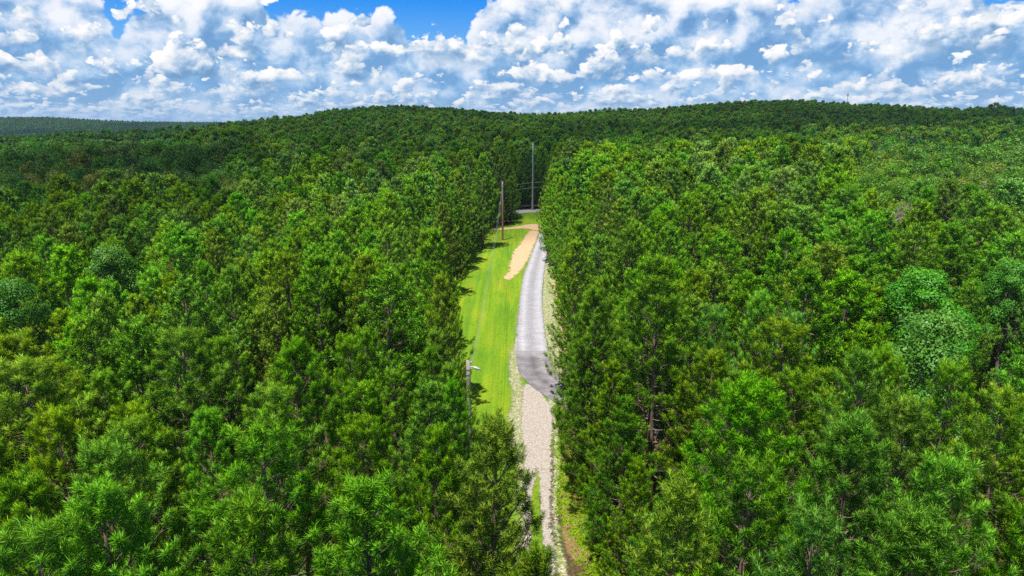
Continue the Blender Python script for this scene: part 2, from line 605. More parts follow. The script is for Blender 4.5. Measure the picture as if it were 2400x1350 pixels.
def ribbon(name, Lp, Rp, z, m, n=160, nc=14, soft=0.6, jit=0.08, px=True, endsoft=True, kind='structure', rut=None, thick=0.0):
    A = np.array([pg(*q)[:2] if px else q for q in Lp])
    B = np.array([pg(*q)[:2] if px else q for q in Rp])
    A, B = resample(A, n), resample(B, n)
    u = np.linspace(0, 1, nc)
    P = A[:, None, :] * (1 - u)[None, :, None] + B[:, None, :] * u[None, :, None]
    wdt = np.linalg.norm(B - A, axis=1)
    ln = np.concatenate([[0], np.cumsum(np.linalg.norm(np.diff((A + B) / 2, axis=0), axis=1))])
    e = np.minimum(u, 1 - u)[None, :] * wdt[:, None] / soft
    if endsoft:
        e = np.minimum(e, np.minimum(ln, ln[-1] - ln)[:, None] / soft)
    e = np.clip(e, 0, 1.6)
    if rut is not None:
        e = rut(e, u[None, :] + 0 * e, P)
    Pj = P.copy()
    nn = fbm(np.stack([P[..., 0] * 1.3, P[..., 1] * 1.3, 0 * P[..., 0]], -1), 3, 9) - 0.5
    Pj[..., 0] += nn * jit * 2
    V = np.concatenate([Pj, np.full(Pj.shape[:2] + (1,), z)], -1).reshape(-1, 3)
    i = np.arange(n - 1)[:, None] * nc
    j = np.arange(nc - 1)[None, :]
    Q = np.stack([i + j, i + j + 1, i + nc + j + 1, i + nc + j], -1).reshape(-1, 4)
    a, b, c3 = V[Q[0, 0]], V[Q[0, 1]], V[Q[0, 2]]
    if np.cross(b - a, c3 - a)[2] < 0:
        Q = Q[:, ::-1]
    uv = np.stack([np.broadcast_to(u, (n, nc)), np.broadcast_to((ln / ln[-1])[:, None], (n, nc))], -1).reshape(-1, 2)
    tone = np.stack([e.ravel(), 0 * e.ravel(), 0 * e.ravel()], -1)
    o = link(name, mesh_from(name, V, Q, [m], tone, uv=uv))
    tag(o, kind=kind)
    return o


XLY = [8, 14, 22, 30, 45, 61, 71, 90, 105, 130, 146, 151, 160, 172, 176]
XLX = [1.5, 1.0, -0.8, -2.6, -4.8, -7.0, -8.8, -8.6, -8.2, -7.6, -6.2, -1.8, -0.6, 0.2, 0.2]
XRY = [8, 16, 22, 27, 31, 36, 47, 62, 85, 100, 112, 130, 150, 170, 176]
XRX = [3.4, 3.8, 4.8, 5.4, 5.2, 4.2, 5.0, 6.1, 7.0, 6.6, 6.2, 7.2, 8.8, 9.4, 9.6]


def xl(Y):
    return np.interp(Y, XLY, XLX)


def xr(Y):
    return np.interp(Y, XRY, XRX)


ys = np.linspace(6, 178, 60)
ribbon('lawn', [(xl(y) - 0.6 + 0.6 * math.sin(y * 0.7), y) for y in ys], [(min(xr(y) - 0.9 + 0.5 * math.sin(y), 2.9 if y < 40 else 99), y) for y in ys], 0.015, M_LAWN, n=400, nc=30, soft=2.2, jit=0.2, px=False)
ribbon('gravel_shoulder',
       [(1206, 730), (1202, 790), (1188, 830), (1184, 880), (1192, 930), (1180, 985), (1178, 1035), (1200, 1075), (1206, 1150), (1208, 1230), (1204, 1330), (1196, 1450)],
       [(1222, 730), (1222, 790), (1224, 830), (1230, 880), (1236, 930), (1240, 985), (1240, 1035), (1240, 1075), (1240, 1150), (1240, 1230), (1240, 1330), (1240, 1450)], 0.03, M_SHLD, soft=0.7)
ribbon('gravel_verge',
       [(1270, 620), (1270, 660), (1268, 720), (1270, 780), (1280, 830), (1290, 870), (1300, 890)],
       [(1296, 600), (1298, 650), (1306, 700), (1318, 770), (1330, 830), (1340, 870), (1350, 890)], 0.03, M_SHLD, soft=0.8)
ribbon('bare_soil_edge',
       [(1288, 660), (1294, 700), (1300, 740), (1306, 780), (1314, 815), (1322, 840)],
       [(1305, 650), (1314, 700), (1322, 740), (1330, 780), (1338, 815), (1348, 840)], 0.045, M_DIRT, soft=0.7)
ribbon('pine_straw_strip',
       [(1310, 1000), (1308, 1090), (1306, 1175), (1303, 1210), (1306, 1250), (1312, 1290), (1330, 1320)],
       [(1420, 1000), (1450, 1090), (1480, 1175), (1500, 1210), (1500, 1250), (1500, 1290), (1500, 1320)], 0.03, M_STRAW, soft=0.6)
ribbon('weedy_verge',
       [(1270, 900), (1280, 960), (1290, 1000), (1290, 1090), (1286, 1175), (1290, 1250), (1296, 1340), (1300, 1450)],
       [(1300, 900), (1312, 960), (1324, 1000), (1322, 1090), (1318, 1175), (1320, 1250), (1340, 1340), (1350, 1450)], 0.04, M_SHLD, soft=0.5)


def rut(e, u, P):
    Y = P[..., 1]
    g = 1 - smooth(34, 46, Y)              # a grassed centre only in the near part
    mid = np.exp(-((u - 0.48) / 0.19) ** 2) * g
    return e - mid * 2.2


ribbon('gravel_track',
       [(1224, 900), (1219, 931), (1217, 961), (1216, 1005), (1221, 1050), (1222, 1104), (1217, 1181), (1219, 1233), (1222, 1285), (1232, 1337), (1240, 1450), (1250, 1600)],
       [(1262, 900), (1280, 931), (1298, 961), (1302, 1005), (1297, 1050), (1300, 1104), (1297, 1181), (1299, 1233), (1304, 1285), (1309, 1337), (1320, 1450), (1335, 1600)],
       0.052, M_TRACK, nc=30, soft=0.42, rut=rut, jit=0.05)
ribbon('gravel_driveway',
       [(1207, 826), (1207, 800), (1207, 785), (1211, 740), (1215, 700), (1223, 650), (1234, 620), (1245, 590), (1255, 566), (1263, 545), (1270, 530), (1278, 515), (1300, 505)],
       [(1287, 826), (1283, 800), (1281, 785), (1277, 740), (1274, 700), (1277, 650), (1281, 620), (1285, 590), (1289, 566), (1294, 545), (1300, 530), (1312, 518), (1340, 508)],
       0.092, M_DRIVE, n=320, nc=24, soft=0.4, jit=0.06)
ribbon('soil_patch',
       [(1236, 540), (1222, 556), (1212, 572), (1197, 590), (1190, 612), (1186, 632), (1172, 652)],
       [(1272, 540), (1266, 558), (1259, 575), (1250, 596), (1241, 616), (1228, 636), (1200, 662)], 0.045, M_DIRT, soft=1.2, jit=0.3)
ribbon('soil_path',
       [(1130, 541), (1165, 540), (1200, 538), (1235, 537), (1262, 543), (1290, 543)],
       [(1130, 536), (1165, 535), (1200, 532), (1235, 526), (1262, 525), (1290, 527)], 0.045, M_DIRT, soft=1.0, jit=0.4)
# asphalt is a real slab with a low edge
oa = ribbon('asphalt_driveway',
            [(1209, 794), (1209, 830), (1212, 858), (1222, 882), (1245, 906), (1270, 924), (1300, 944), (1335, 962), (1400, 984), (1500, 1010), (1640, 1040), (1800, 1060)],
            [(1279, 794), (1285, 830), (1291, 858), (1303, 880), (1322, 898), (1345, 910), (1375, 922), (1410, 934), (1460, 950), (1540, 970), (1660, 995), (1800, 1015)],
            0.085, M_ASPH, nc=24, jit=0.02)
sm = oa.modifiers.new('slab', 'SOLIDIFY')
sm.thickness = 0.08
sm.offset = -1
ribbon('road', [(960, 522), (1060, 514), (1155, 507), (1220, 500), (1260, 498), (1310, 496), (1400, 493), (1560, 490)],
       [(960, 510), (1060, 503), (1155, 498), (1220, 493), (1260, 491), (1310, 489), (1400, 487), (1560, 484)], 0.07, M_ROAD, nc=8, jit=0.02)


# ------------------------------------------------------------------ sky: the far cumulus on a distant dome
m_sky, wn, wl, so_ = mat('sky_clouds')
geo_s = wn.new('ShaderNodeNewGeometry')
sub_s = wn.new('ShaderNodeVectorMath')
sub_s.operation = 'SUBTRACT'
wl.new(geo_s.outputs['Position'], sub_s.inputs[0])
sub_s.inputs[1].default_value = (0, 0, H)
nrm_s = wn.new('ShaderNodeVectorMath')
nrm_s.operation = 'NORMALIZE'
wl.new(sub_s.outputs[0], nrm_s.inputs[0])
sep_w = wn.new('ShaderNodeSeparateXYZ')
wl.new(nrm_s.outputs[0], sep_w.inputs[0])


def wm(op, a, b=0.0, c=None, clamp=False):
    m = wn.new('ShaderNodeMath')
    m.operation = op
    m.use_clamp = clamp
    for s_, v in zip(m.inputs, (a, b) if c is None else (a, b, c)):
        if isinstance(v, (int, float)):
            s_.default_value = v
        else:
            wl.new(v, s_)
    return m.outputs[0]


def wsmooth(v, lo, hi):
    m = wn.new('ShaderNodeMapRange')
    m.interpolation_type = 'SMOOTHSTEP'
    m.inputs['From Min'].default_value = lo
    m.inputs['From Max'].default_value = hi
    wl.new(v, m.inputs[0])
    return m.outputs[0]


def wramp(v, stops, interp='LINEAR'):
    r = wn.new('ShaderNodeValToRGB')
    r.color_ramp.interpolation = interp
    e = r.color_ramp.elements
    while len(e) > 1:
        e.remove(e[-1])
    e[0].position, e[0].color = stops[0][0], (*stops[0][1], 1)
    for p_, c_ in stops[1:]:
        x = e.new(p_)
        x.color = (*c_, 1)
    wl.new(v, r.inputs[0])
    return r.outputs[0]


def wmix(f, a, b):
    m = wn.new('ShaderNodeMix')
    m.data_type = 'RGBA'
    for s_, v in ((m.inputs[0], f), (m.inputs[6], a), (m.inputs[7], b)):
        if isinstance(v, (int, float)):
            s_.default_value = v
        elif isinstance(v, tuple):
            s_.default_value = (*v, 1)
        else:
            wl.new(v, s_)
    return m.outputs[2]


az_w = wm('ARCTAN2', sep_w.outputs[0], sep_w.outputs[1])
el_w = wm('ARCSINE', sep_w.outputs[2])


def billows(sc, seed, dx=0.0, dy=0.0, flat=1.35):
    """heaped vapour: broad noise plus rounded cells, in azimuth and elevation"""
    cv = wn.new('ShaderNodeCombineXYZ')
    wl.new(wm('MULTIPLY_ADD', az_w, sc, seed * 3.7 + dx), cv.inputs[0])
    wl.new(wm('MULTIPLY_ADD', el_w, sc * flat, seed * 1.9 + dy), cv.inputs[1])
    cv.inputs[2].default_value = seed * 0.61
    wp = wn.new('ShaderNodeTexNoise')
    wp.noise_dimensions = '2D'
    wp.inputs['Scale'].default_value = 1.6
    wp.inputs['Detail'].default_value = 3.0
    wl.new(cv.outputs[0], wp.inputs[0])
    ad = wn.new('ShaderNodeVectorMath')
    ad.operation = 'MULTIPLY_ADD'
    wl.new(wp.outputs['Color'], ad.inputs[0])
    ad.inputs[1].default_value = (0.30, 0.30, 0.0)
    wl.new(cv.outputs[0], ad.inputs[2])
    n = wn.new('ShaderNodeTexNoise')
    n.noise_dimensions = '2D'
    n.inputs['Scale'].default_value = 0.9
    n.inputs['Detail'].default_value = 7.0
    n.inputs['Roughness'].default_value = 0.52
    wl.new(ad.outputs[0], n.inputs[0])
    v = wn.new('ShaderNodeTexVoronoi')
    v.feature = 'F1'
    v.voronoi_dimensions = '2D'
    v.inputs['Scale'].default_value = 2.1
    v.inputs['Detail'].default_value = 3.0
    v.inputs['Roughness'].default_value = 0.5
    v.inputs['Lacunarity'].default_value = 2.3
    v.normalize = True
    wl.new(ad.outputs[0], v.inputs[0])
    b = wm('SUBTRACT', 1.0, v.outputs['Distance'])
    return wm('ADD', wm('MULTIPLY', n.outputs[0], 1.25), wm('MULTIPLY', b, 0.75))      # about 0.9 .. 1.5


CLOUD_RAMP = [(0.0, (0.17, 0.32, 0.55)), (0.25, (0.29, 0.46, 0.68)), (0.42, (0.48, 0.62, 0.79)), (0.58, (0.70, 0.78, 0.87)), (0.76, (0.92, 0.92, 0.93)), (1.0, (1.03, 1.01, 0.98))]


def cloud_row(col, eb, h, sc, seed, cut, haze=0.0, top=None, dark=0.0, base_soft=0.25, flat=1.35):
    f0 = billows(sc, seed, 0, 0, flat)
    f1 = billows(sc, seed, -0.10, 0.22, flat)
    rise = wm('MULTIPLY', wm('SUBTRACT', el_w, eb), 1.0 / h)               # 0 at the base, 1 at the top
    if top is None:
        body = wm('SUBTRACT', f0, wm('MULTIPLY_ADD', wm('MAXIMUM', rise, 0.0), 0.42, cut))
    else:
        body = wm('MULTIPLY_ADD', wm('SUBTRACT', top, el_w), 6.5, wm('SUBTRACT', f0, 1.13))
    a = wsmooth(body, 0.0, 0.07)
    rb = wm('MULTIPLY_ADD', wm('SUBTRACT', f0, 1.1), 0.5, rise)
    a = wm('MULTIPLY', a, wsmooth(rb, -base_soft, base_soft * 0.6))
    a = wm('MULTIPLY', a, wm('SUBTRACT', 1.0, wsmooth(el_w, 0.30, 0.40)))
    lit = wm('MULTIPLY_ADD', wm('SUBTRACT', f0, f1), 2.3, 0.44 - dark)
    lit = wm('ADD', lit, wm('MULTIPLY', wm('SUBTRACT', wm('MINIMUM', wm('MAXIMUM', rise, -0.2), 1.3), 0.5), 0.30))
    # thin sunlit rims near the outline
    lit = wm('ADD', lit, wm('MULTIPLY', wm('SUBTRACT', 1.0, wsmooth(body, 0.0, 0.30)), 0.22))
    c = wramp(wm('ADD', lit, 0.0, clamp=True), CLOUD_RAMP)
    if haze:
        c = wmix(haze, c, (0.42, 0.64, 0.88))
    pm, T = col
    v = wn.new('ShaderNodeVectorMath')
    v.operation = 'SCALE'
    wl.new(c, v.inputs[0])
    wl.new(a, v.inputs['Scale'])
    ia = wm('SUBTRACT', 1.0, a)
    w_ = wn.new('ShaderNodeVectorMath')
    w_.operation = 'SCALE'
    wl.new(pm, w_.inputs[0])
    wl.new(ia, w_.inputs['Scale'])
    x = wn.new('ShaderNodeVectorMath')
    x.operation = 'ADD'
    wl.new(v.outputs[0], x.inputs[0])
    wl.new(w_.outputs[0], x.inputs[1])
    return x.outputs[0], wm('MULTIPLY', T, ia)


def PX(x):
    return math.atan((x - 1200) / (F * 0.972))


def EY(y):
    return math.atan((675 - y) / F) - PITCH


tops = [(-300, -160), (250, -120), (330, 20), (352, 86), (385, 50), (470, 12), (560, 2), (700, -6), (840, 4), (885, 58), (930, 26), (980, 24), (1030, 62), (1100, 50), (1190, -40),
        (1300, -90), (1740, -70), (1785, 34), (1840, 20), (1890, -60), (2150, -60), (2200, 22), (2260, 8), (2330, 30), (2400, 8), (2700, -100)]
a0_, a1_ = PX(-300), PX(2700)
tr_w = wramp(wm('MULTIPLY_ADD', az_w, 1.0 / (a1_ - a0_), -a0_ / (a1_ - a0_), clamp=True),
             [((PX(x) - a0_) / (a1_ - a0_), (EY(y) / 0.35,) * 3) for x, y in [(x_, y_ + (24 if y_ > -20 else 0)) for x_, y_ in tops]])
top_w = wm('MULTIPLY', tr_w, 0.35)
z0_ = wn.new('ShaderNodeCombineXYZ')
one_ = wm('ADD', 1.0, 0.0)
cc = (z0_.outputs[0], one_)
cc = cloud_row(cc, EY(150), 0.10, 7.5, 9.0, 0.9, top=top_w, base_soft=3.0, dark=-0.04)
cc = cloud_row(cc, EY(120), 0.09, 13.0, 4.0, 1.12, dark=0.06)
cc = cloud_row(cc, EY(277), 0.020, 36.0, 1.0, 0.95, haze=0.6, flat=2.6)
cc = cloud_row(cc, EY(264), 0.024, 32.0, 2.0, 1.08, haze=0.42, flat=2.1)
cc = cloud_row(cc, EY(242), 0.034, 23.0, 3.0, 1.10, haze=0.24, flat=1.9)
cc = cloud_row(cc, EY(213), 0.050, 17.0, 5.0, 1.10, haze=0.1, dark=0.03, flat=1.6)
cc = cloud_row(cc, EY(176), 0.065, 12.0, 6.0, 1.15, dark=0.0)
cc = cloud_row(cc, EY(118), 0.050, 14.0, 7.0, 1.25, dark=0.12)
cc = cloud_row(cc, EY(62), 0.060, 13.0, 8.0, 1.26, dark=0.14)
ems = wn.new('ShaderNodeEmission')
ems.inputs[1].default_value = 9.3 * 0.07
wl.new(cc[0], ems.inputs[0])
trs = wn.new('ShaderNodeBsdfTransparent')
wl.new(cc[1], trs.inputs[0])
ads = wn.new('ShaderNodeAddShader')
wl.new(ems.outputs[0], ads.inputs[0])
wl.new(trs.outputs[0], ads.inputs[1])
wl.new(ads.outputs[0], so_.inputs[0])
m_sky.cycles.emission_sampling = 'NONE'
RS = 60000.0
g = Geo()
na_ = 96
es = [-0.03, 0.0, 0.06, 0.12, 0.2, 0.28, 0.36, 0.44]
V_ = [[RS * math.sin(a) * math.cos(e), RS * math.cos(a) * math.cos(e), H + RS * math.sin(e)] for e in es for a in np.linspace(0, 2 * math.pi, na_, endpoint=False)]
F_ = []
for q in range(len(es) - 1):
    for a in range(na_):
        b = (a + 1) % na_
        F_ += [[q * na_ + a, q * na_ + b, (q + 1) * na_ + b], [q * na_ + a, (q + 1) * na_ + b, (q + 1) * na_ + a]]
g.add(V_, F_)
tag(link('sky', g.mesh('sky', [m_sky], True)), kind='structure')


# ------------------------------------------------------------------ unseen clouds that shade the land
def ico(sub):
    bm = bmesh.new()
    bmesh.ops.create_icosphere(bm, subdivisions=sub, radius=1.0)
    V = np.array([v.co[:] for v in bm.verts])
    Fc = np.array([[v.index for v in f.verts] for f in bm.faces])
    bm.free()
    return V, Fc


def cloud_mat():
    m, N, L, o = mat('cloud_vapour')
    p = N.new('ShaderNodeBsdfDiffuse')
    p.inputs[0].default_value = (0.80, 0.80, 0.81, 1)
    tc = N.new('ShaderNodeTexCoord')
    n = node(N, 'ShaderNodeTexNoise', Scale=14.0, Detail=8.0, Roughness=0.62)
    L.new(tc.outputs['Object'], n.inputs[0])
    bp = node(N, 'ShaderNodeBump', Strength=0.5, Distance=0.02)
    L.new(n.outputs[0], bp.inputs['Height'])
    L.new(bp.outputs[0], p.inputs['Normal'])
    lw = node(N, 'ShaderNodeLayerWeight')
    f = math_n(N, L, 'MULTIPLY_ADD', n.outputs[0], 0.55, lw.outputs['Facing'])
    mr = node(N, 'ShaderNodeMapRange')
    mr.inputs['From Min'].default_value = 0.74
    mr.inputs['From Max'].default_value = 1.18
    mr.interpolation_type = 'SMOOTHSTEP'
    L.new(f, mr.inputs[0])
    oi = N.new('ShaderNodeObjectInfo')
    thin = math_n(N, L, 'SUBTRACT', 1.0, oi.outputs['Alpha'])
    sz = N.new('ShaderNodeSeparateXYZ')
    L.new(tc.outputs['Object'], sz.inputs[0])
    n2 = node(N, 'ShaderNodeTexNoise', Scale=5.0, Detail=4.0, Roughness=0.6)
    L.new(tc.outputs['Object'], n2.inputs[0])
    hb = math_n(N, L, 'MULTIPLY_ADD', n2.outputs[0], -0.16, sz.outputs[2])
    mb = node(N, 'ShaderNodeMapRange')
    mb.inputs['From Min'].default_value = -0.10
    mb.inputs['From Max'].default_value = 0.02
    mb.inputs['To Min'].default_value = 1.0
    mb.inputs['To Max'].default_value = 0.0
    mb.interpolation_type = 'SMOOTHSTEP'
    L.new(hb, mb.inputs[0])
    al = math_n(N, L, 'MAXIMUM', mr.outputs[0], mb.outputs[0])
    al = math_n(N, L, 'MAXIMUM', al, thin)
    tr = N.new('ShaderNodeBsdfTransparent')
    tl = N.new('ShaderNodeBsdfTranslucent')
    tl.inputs[0].default_value = (0.72, 0.77, 0.84, 1)
    m1 = N.new('ShaderNodeMixShader')
    m1.inputs[0].default_value = 0.30
    L.new(p.outputs[0], m1.inputs[1])
    L.new(tl.outputs[0], m1.inputs[2])
    m2 = N.new('ShaderNodeMixShader')
    L.new(al, m2.inputs[0])
    L.new(m1.outputs[0], m2.inputs[1])
    L.new(tr.outputs[0], m2.inputs[2])
    L.new(m2.outputs[0], o.inputs[0])
    return m


M_CLOUD = cloud_mat()
IV3, IF3 = ico(4)
IV2, IF2 = ico(3)


def cloud_mesh(seed, n0=7, tall=1.0):
    """heap of billows, fused to one skin by a voxel remesh and roughened"""
    r = np.random.default_rng(seed)
    cs = []
    for k in range(n0):
        x = (k + 0.5) / n0 - 0.5 + r.normal(0, 0.04)
        y = r.uniform(-0.14, 0.14)
        env = max(0.25, 1 - (abs(x) / 0.55) ** 2) * r.uniform(0.5, 1.0)
        r0 = 0.09 + 0.09 * env
        stack = int(1 + tall * env * 3.4)
        z = 0.0
        for s in range(stack):
            q = r0 * (1 - 0.13 * s) * r.uniform(0.85, 1.1)
            cs.append((np.array([x + r.normal(0, 0.035), y + r.normal(0, 0.05), z]), q, 0))
            z += q * 1.0
    lev = list(cs)
    for depth, (cnt, fac) in enumerate([(7, 0.54), (4, 0.52)]):
        new = []
        for c, q, _ in lev:
            for _k in range(cnt):
                d = r.normal(0, 1, 3)
                d[2] = abs(d[2]) * 0.9 - 0.15
                d[1] -= 0.25
                d /= np.linalg.norm(d)
                new.append((c + d * q * r.uniform(0.8, 0.98), q * fac * r.uniform(0.55, 1.2), depth + 1))
        cs += new
        lev = new
    g = Geo()
    for c, q, d in cs:
        P = IV2 * q * np.array([1.12, 1.0, 0.95]) + c
        P[:, 2] = np.where(P[:, 2] < 0, P[:, 2] * 0.25, P[:, 2])
        g.add(P, IF2)
    tmp = bpy.data.objects.new('tmp', g.mesh('tmp', [M_CLOUD]))
    COL.objects.link(tmp)
    md = tmp.modifiers.new('r', 'REMESH')
    md.mode = 'VOXEL'
    md.voxel_size = 0.0075
    dg = bpy.context.evaluated_depsgraph_get()
    me_ = bpy.data.meshes.new_from_object(tmp.evaluated_get(dg))
    COL.objects.unlink(tmp)
    bpy.data.objects.remove(tmp)
    n = len(me_.vertices)
    co = np.empty(n * 3, np.float32)
    no = np.empty(n * 3, np.float32)
    me_.vertices.foreach_get('co', co)
    me_.vertex_normals.foreach_get('vector', no)
    co, no = co.reshape(-1, 3).astype(float), no.reshape(-1, 3)
    dsp = (fbm(co * 9 + seed, 3, 3) - 0.5) * 0.10 + (fbm(co * 34 + seed, 3, 5) - 0.5) * 0.022
    co = co + no * dsp[:, None]
    me_.vertices.foreach_set('co', co.astype(np.float32).ravel())
    me_.polygons.foreach_set('use_smooth', np.ones(len(me_.polygons), bool))
    me_.materials.clear()
    me_.materials.append(M_CLOUD)
    me_.name = 'cloud_shape'
    me_.update()
    return me_


CM = [cloud_mesh(101, 6, 0.5), cloud_mesh(105, 7, 0.4)]

# thin clouds, out of frame overhead, added to shade the ridge and far left hill
for x, y, sx, sy, v in ((-240, 180, 1500, 1700, 1), (650, 190, 1300, 1500, 0), (-160, 40, 1700, 1500, 0), (200, 370, 2400, 1700, 1), (-1450, 1350, 2400, 3200, 0), (-1350, 1300, 2600, 3000, 1)):
    o = link('shade_cloud', CM[v], loc=(x, y, 1250))
    o.scale = (sx, sy, 320)
    o.color = (1, 1, 1, 0.28)
    tag(o, kind='structure')

# ------------------------------------------------------------------ trees
def tufts(g, P, A, S, K, wid, ln, r, curl=0.35, tri=True):
    """bottle-brush shoots: P base, A axis (unit), S length of each; K needles, each one thin triangle"""
    n = len(P)
    if n == 0:
        return
    ref = np.where(np.abs(A[:, 2:3]) < 0.9, np.array([[0, 0, 1.0]]), np.array([[1.0, 0, 0]]))
    U = np.cross(A, ref)
    U /= np.linalg.norm(U, axis=1, keepdims=True)
    W = np.cross(A, U)
    t = np.linspace(0.02, 1.0, K)[None, :] + r.uniform(-0.04, 0.04, (n, K))
    phi = r.uniform(0, 2 * math.pi, (n, K))
    th = np.radians(82 - 50 * np.clip(t, 0, 1) ** 1.5 + r.normal(0, 10, (n, K)))
    rad = U[:, None, :] * np.cos(phi)[..., None] + W[:, None, :] * np.sin(phi)[..., None]
    D = A[:, None, :] * np.cos(th)[..., None] + rad * np.sin(th)[..., None]
    B = P[:, None, :] + A[:, None, :] * (t * S[:, None])[..., None]
    Ln = (ln * r.uniform(0.75, 1.2, (n, K)) * (S[:, None] / 0.45) ** 0.5)[..., None]
    tip = B + D * Ln
    side = np.cross(D, A[:, None, :] + r.normal(0, 0.5, (n, K, 3)))
    side /= np.linalg.norm(side, axis=2, keepdims=True) + 1e-9
    mid = B + D * Ln * 0.45
    V = np.stack([B + side * wid * 0.25, mid - side * wid * 0.5, tip, mid + side * wid * 0.5], 2)
    # shading normal: outward from the brush, so a tuft is lit as a soft body
    nn = rad * 0.85 + A[:, None, :] * (0.15 + 0.7 * np.clip(t, 0, 1) ** 2)[..., None] + r.normal(0, 0.30, (n, K, 3))
    nn /= np.linalg.norm(nn, axis=2, keepdims=True)
    gn = np.cross(V[:, :, 1] - V[:, :, 0], V[:, :, 2] - V[:, :, 0])
    flip = (np.einsum('ijk,ijk->ij', gn, nn) < 0)
    V[flip] = V[flip][:, [0, 3, 2, 1]]
    NN = np.repeat(nn.reshape(-1, 3), 4, 0)
    idx = np.arange(n * K)[:, None] * 4
    Fc = np.concatenate([idx + np.array([[0, 1, 2]]), idx + np.array([[0, 2, 3]])])
    tr = np.repeat(np.clip(r.normal(0.5, 0.33, n), 0, 1), K * 4)
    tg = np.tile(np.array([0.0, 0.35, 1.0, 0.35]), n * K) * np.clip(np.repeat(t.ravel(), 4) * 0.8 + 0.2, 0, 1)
    g.add(V.reshape(-1, 3), Fc, np.stack([tr, tg, 0 * tr], -1), 0, NN)


def pine(seed, h=12.5, cb=4.0, R=2.3, lod=0, lean=0.0):
    """returns (wood, needles)"""
    r = np.random.default_rng(seed)
    wood, fol = Geo(), Geo()
    K, wid, ln, keep, big = [(110, 0.0145, 0.205, 1.0, 1.0), (44, 0.033, 0.215, 1.0, 1.0), (22, 0.072, 0.25, 0.82, 1.1), (14, 0.15, 0.34, 0.52, 1.45)][lod]
    nz_ = 9
    tz = np.linspace(0, 1, nz_)
    off = np.cumsum(r.normal(0, 0.05, (nz_, 2)), 0) * (0.6 + lean)
    off -= off[0]
    tp = np.column_stack([off, tz * (h - 0.35)])
    r0 = 0.013 * h
    tube(wood, tp, r0 * (1 - tz) ** 0.8 + 0.018, 8 if lod < 2 else 5)

    def trunk_at(z):
        return np.array([np.interp(z, tp[:, 2], tp[:, 0]), np.interp(z, tp[:, 2], tp[:, 1]), z])

    P, A, S = [], [], []
    z = cb
    asym = r.uniform(0, 2 * math.pi)
    while z < h - 0.5:
        t = (z - cb) / (h - cb)
        nb = r.integers(4, 7)
        a0 = r.uniform(0, 2 * math.pi)
        prof = (1 - t ** 1.25) ** 0.85 * min(1.0, 0.72 + t * 1.3)
        for b in range(nb):
            az = a0 + b * 2 * math.pi / nb + r.normal(0, 0.22)
            L_ = R * prof * r.uniform(0.72, 1.15) * (1 + 0.12 * math.cos(az - asym)) + 0.22
            up0 = math.radians(8 + 50 * t + r.normal(0, 7))
            ns = 6
            q = np.linspace(0, 1, ns)
            hd = np.array([math.cos(az), math.sin(az), 0.0])
            lat = np.array([-math.sin(az), math.cos(az), 0.0])
            hx = L_ * q * math.cos(up0)
            hz = L_ * (q * math.sin(up0) + 0.28 * q ** 2.2 - (0.10 * (1 - t)) * np.sin(q * math.pi))
            bend = r.normal(0, 0.10) * L_
            pts = trunk_at(z)[None, :] + hd * hx[:, None] + np.array([0, 0, 1.0]) * hz[:, None] + lat * (bend * q ** 2)[:, None]
            if lod < 2:
                tube(wood, pts, (0.030 * (L_ / 2.2)) * (1 - q) + 0.007, 4 if lod == 0 else 3, cap=False)

            def at(s):
                return np.array([np.interp(s, q, pts[:, c]) for c in range(3)])
            tipd = pts[-1] - pts[-3]
            tipd /= np.linalg.norm(tipd)
            # side shoots
            ds = 0.22 / max(L_, 0.3)
            s = 0.30 if L_ > 0.9 else 0.45
            sgn = 1
            while s < 0.97:
                if r.random() < 0.80:
                    ll = (1.05 - s) * L_ * 0.42 + 0.12
                    ll *= r.uniform(0.6, 1.15)
                    d = hd * r.uniform(0.35, 0.7) + lat * sgn * r.uniform(0.5, 0.95) + np.array([0, 0, r.uniform(0.05, 0.5) + 0.3 * t])
                    d /= np.linalg.norm(d)
                    base = at(s)
                    e1 = base + d * ll
                    if lod == 0 and ll > 0.3:
                        tube(wood, [base, base + d * ll * 0.6, e1], [0.008, 0.006, 0.004], 3, cap=False)
                    cnt = 1 + (ll > 0.50) + (ll > 0.85)
                    for c in range(cnt):
                        bp = e1 - d * c * 0.34 - d * 0.08
                        ax = d * r.uniform(0.2, 0.6) + np.array([0, 0, r.uniform(0.6, 1.1)]) + r.normal(0, 0.13, 3)
                        P.append(bp)
                        A.append(ax)
                        S.append(r.uniform(0.24, 0.44))
                sgn = -sgn
                s += ds * r.uniform(0.8, 1.4)
            for c in range(2):
                P.append(pts[-1] - tipd * 0.15)
                A.append(tipd * 0.7 + np.array([0, 0, 0.55]) + r.normal(0, 0.15 + 0.2 * c, 3))
                S.append(r.uniform(0.28, 0.48))
        z += r.uniform(0.42, 0.72) * (1 - 0.25 * t)
    top = trunk_at(h - 0.5)
    for c in range(7):
        a = r.uniform(0, 6.28)
        sp = 0.0 if c == 0 else r.uniform(0.25, 0.6)
        P.append(top + np.array([0, 0, r.uniform(-0.3, 0.15)]))
        A.append(np.array([math.cos(a) * sp, math.sin(a) * sp, 1.0]))
        S.append(r.uniform(0.45, 0.75) if c == 0 else r.uniform(0.35, 0.55))
    P, A, S = np.array(P), np.array(A), np.array(S)
    A /= np.linalg.norm(A, axis=1, keepdims=True)
    if keep < 1:
        k = r.random(len(P)) < keep
        P, A, S = P[k], A[k], S[k]
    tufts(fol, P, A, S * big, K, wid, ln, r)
    return wood, fol


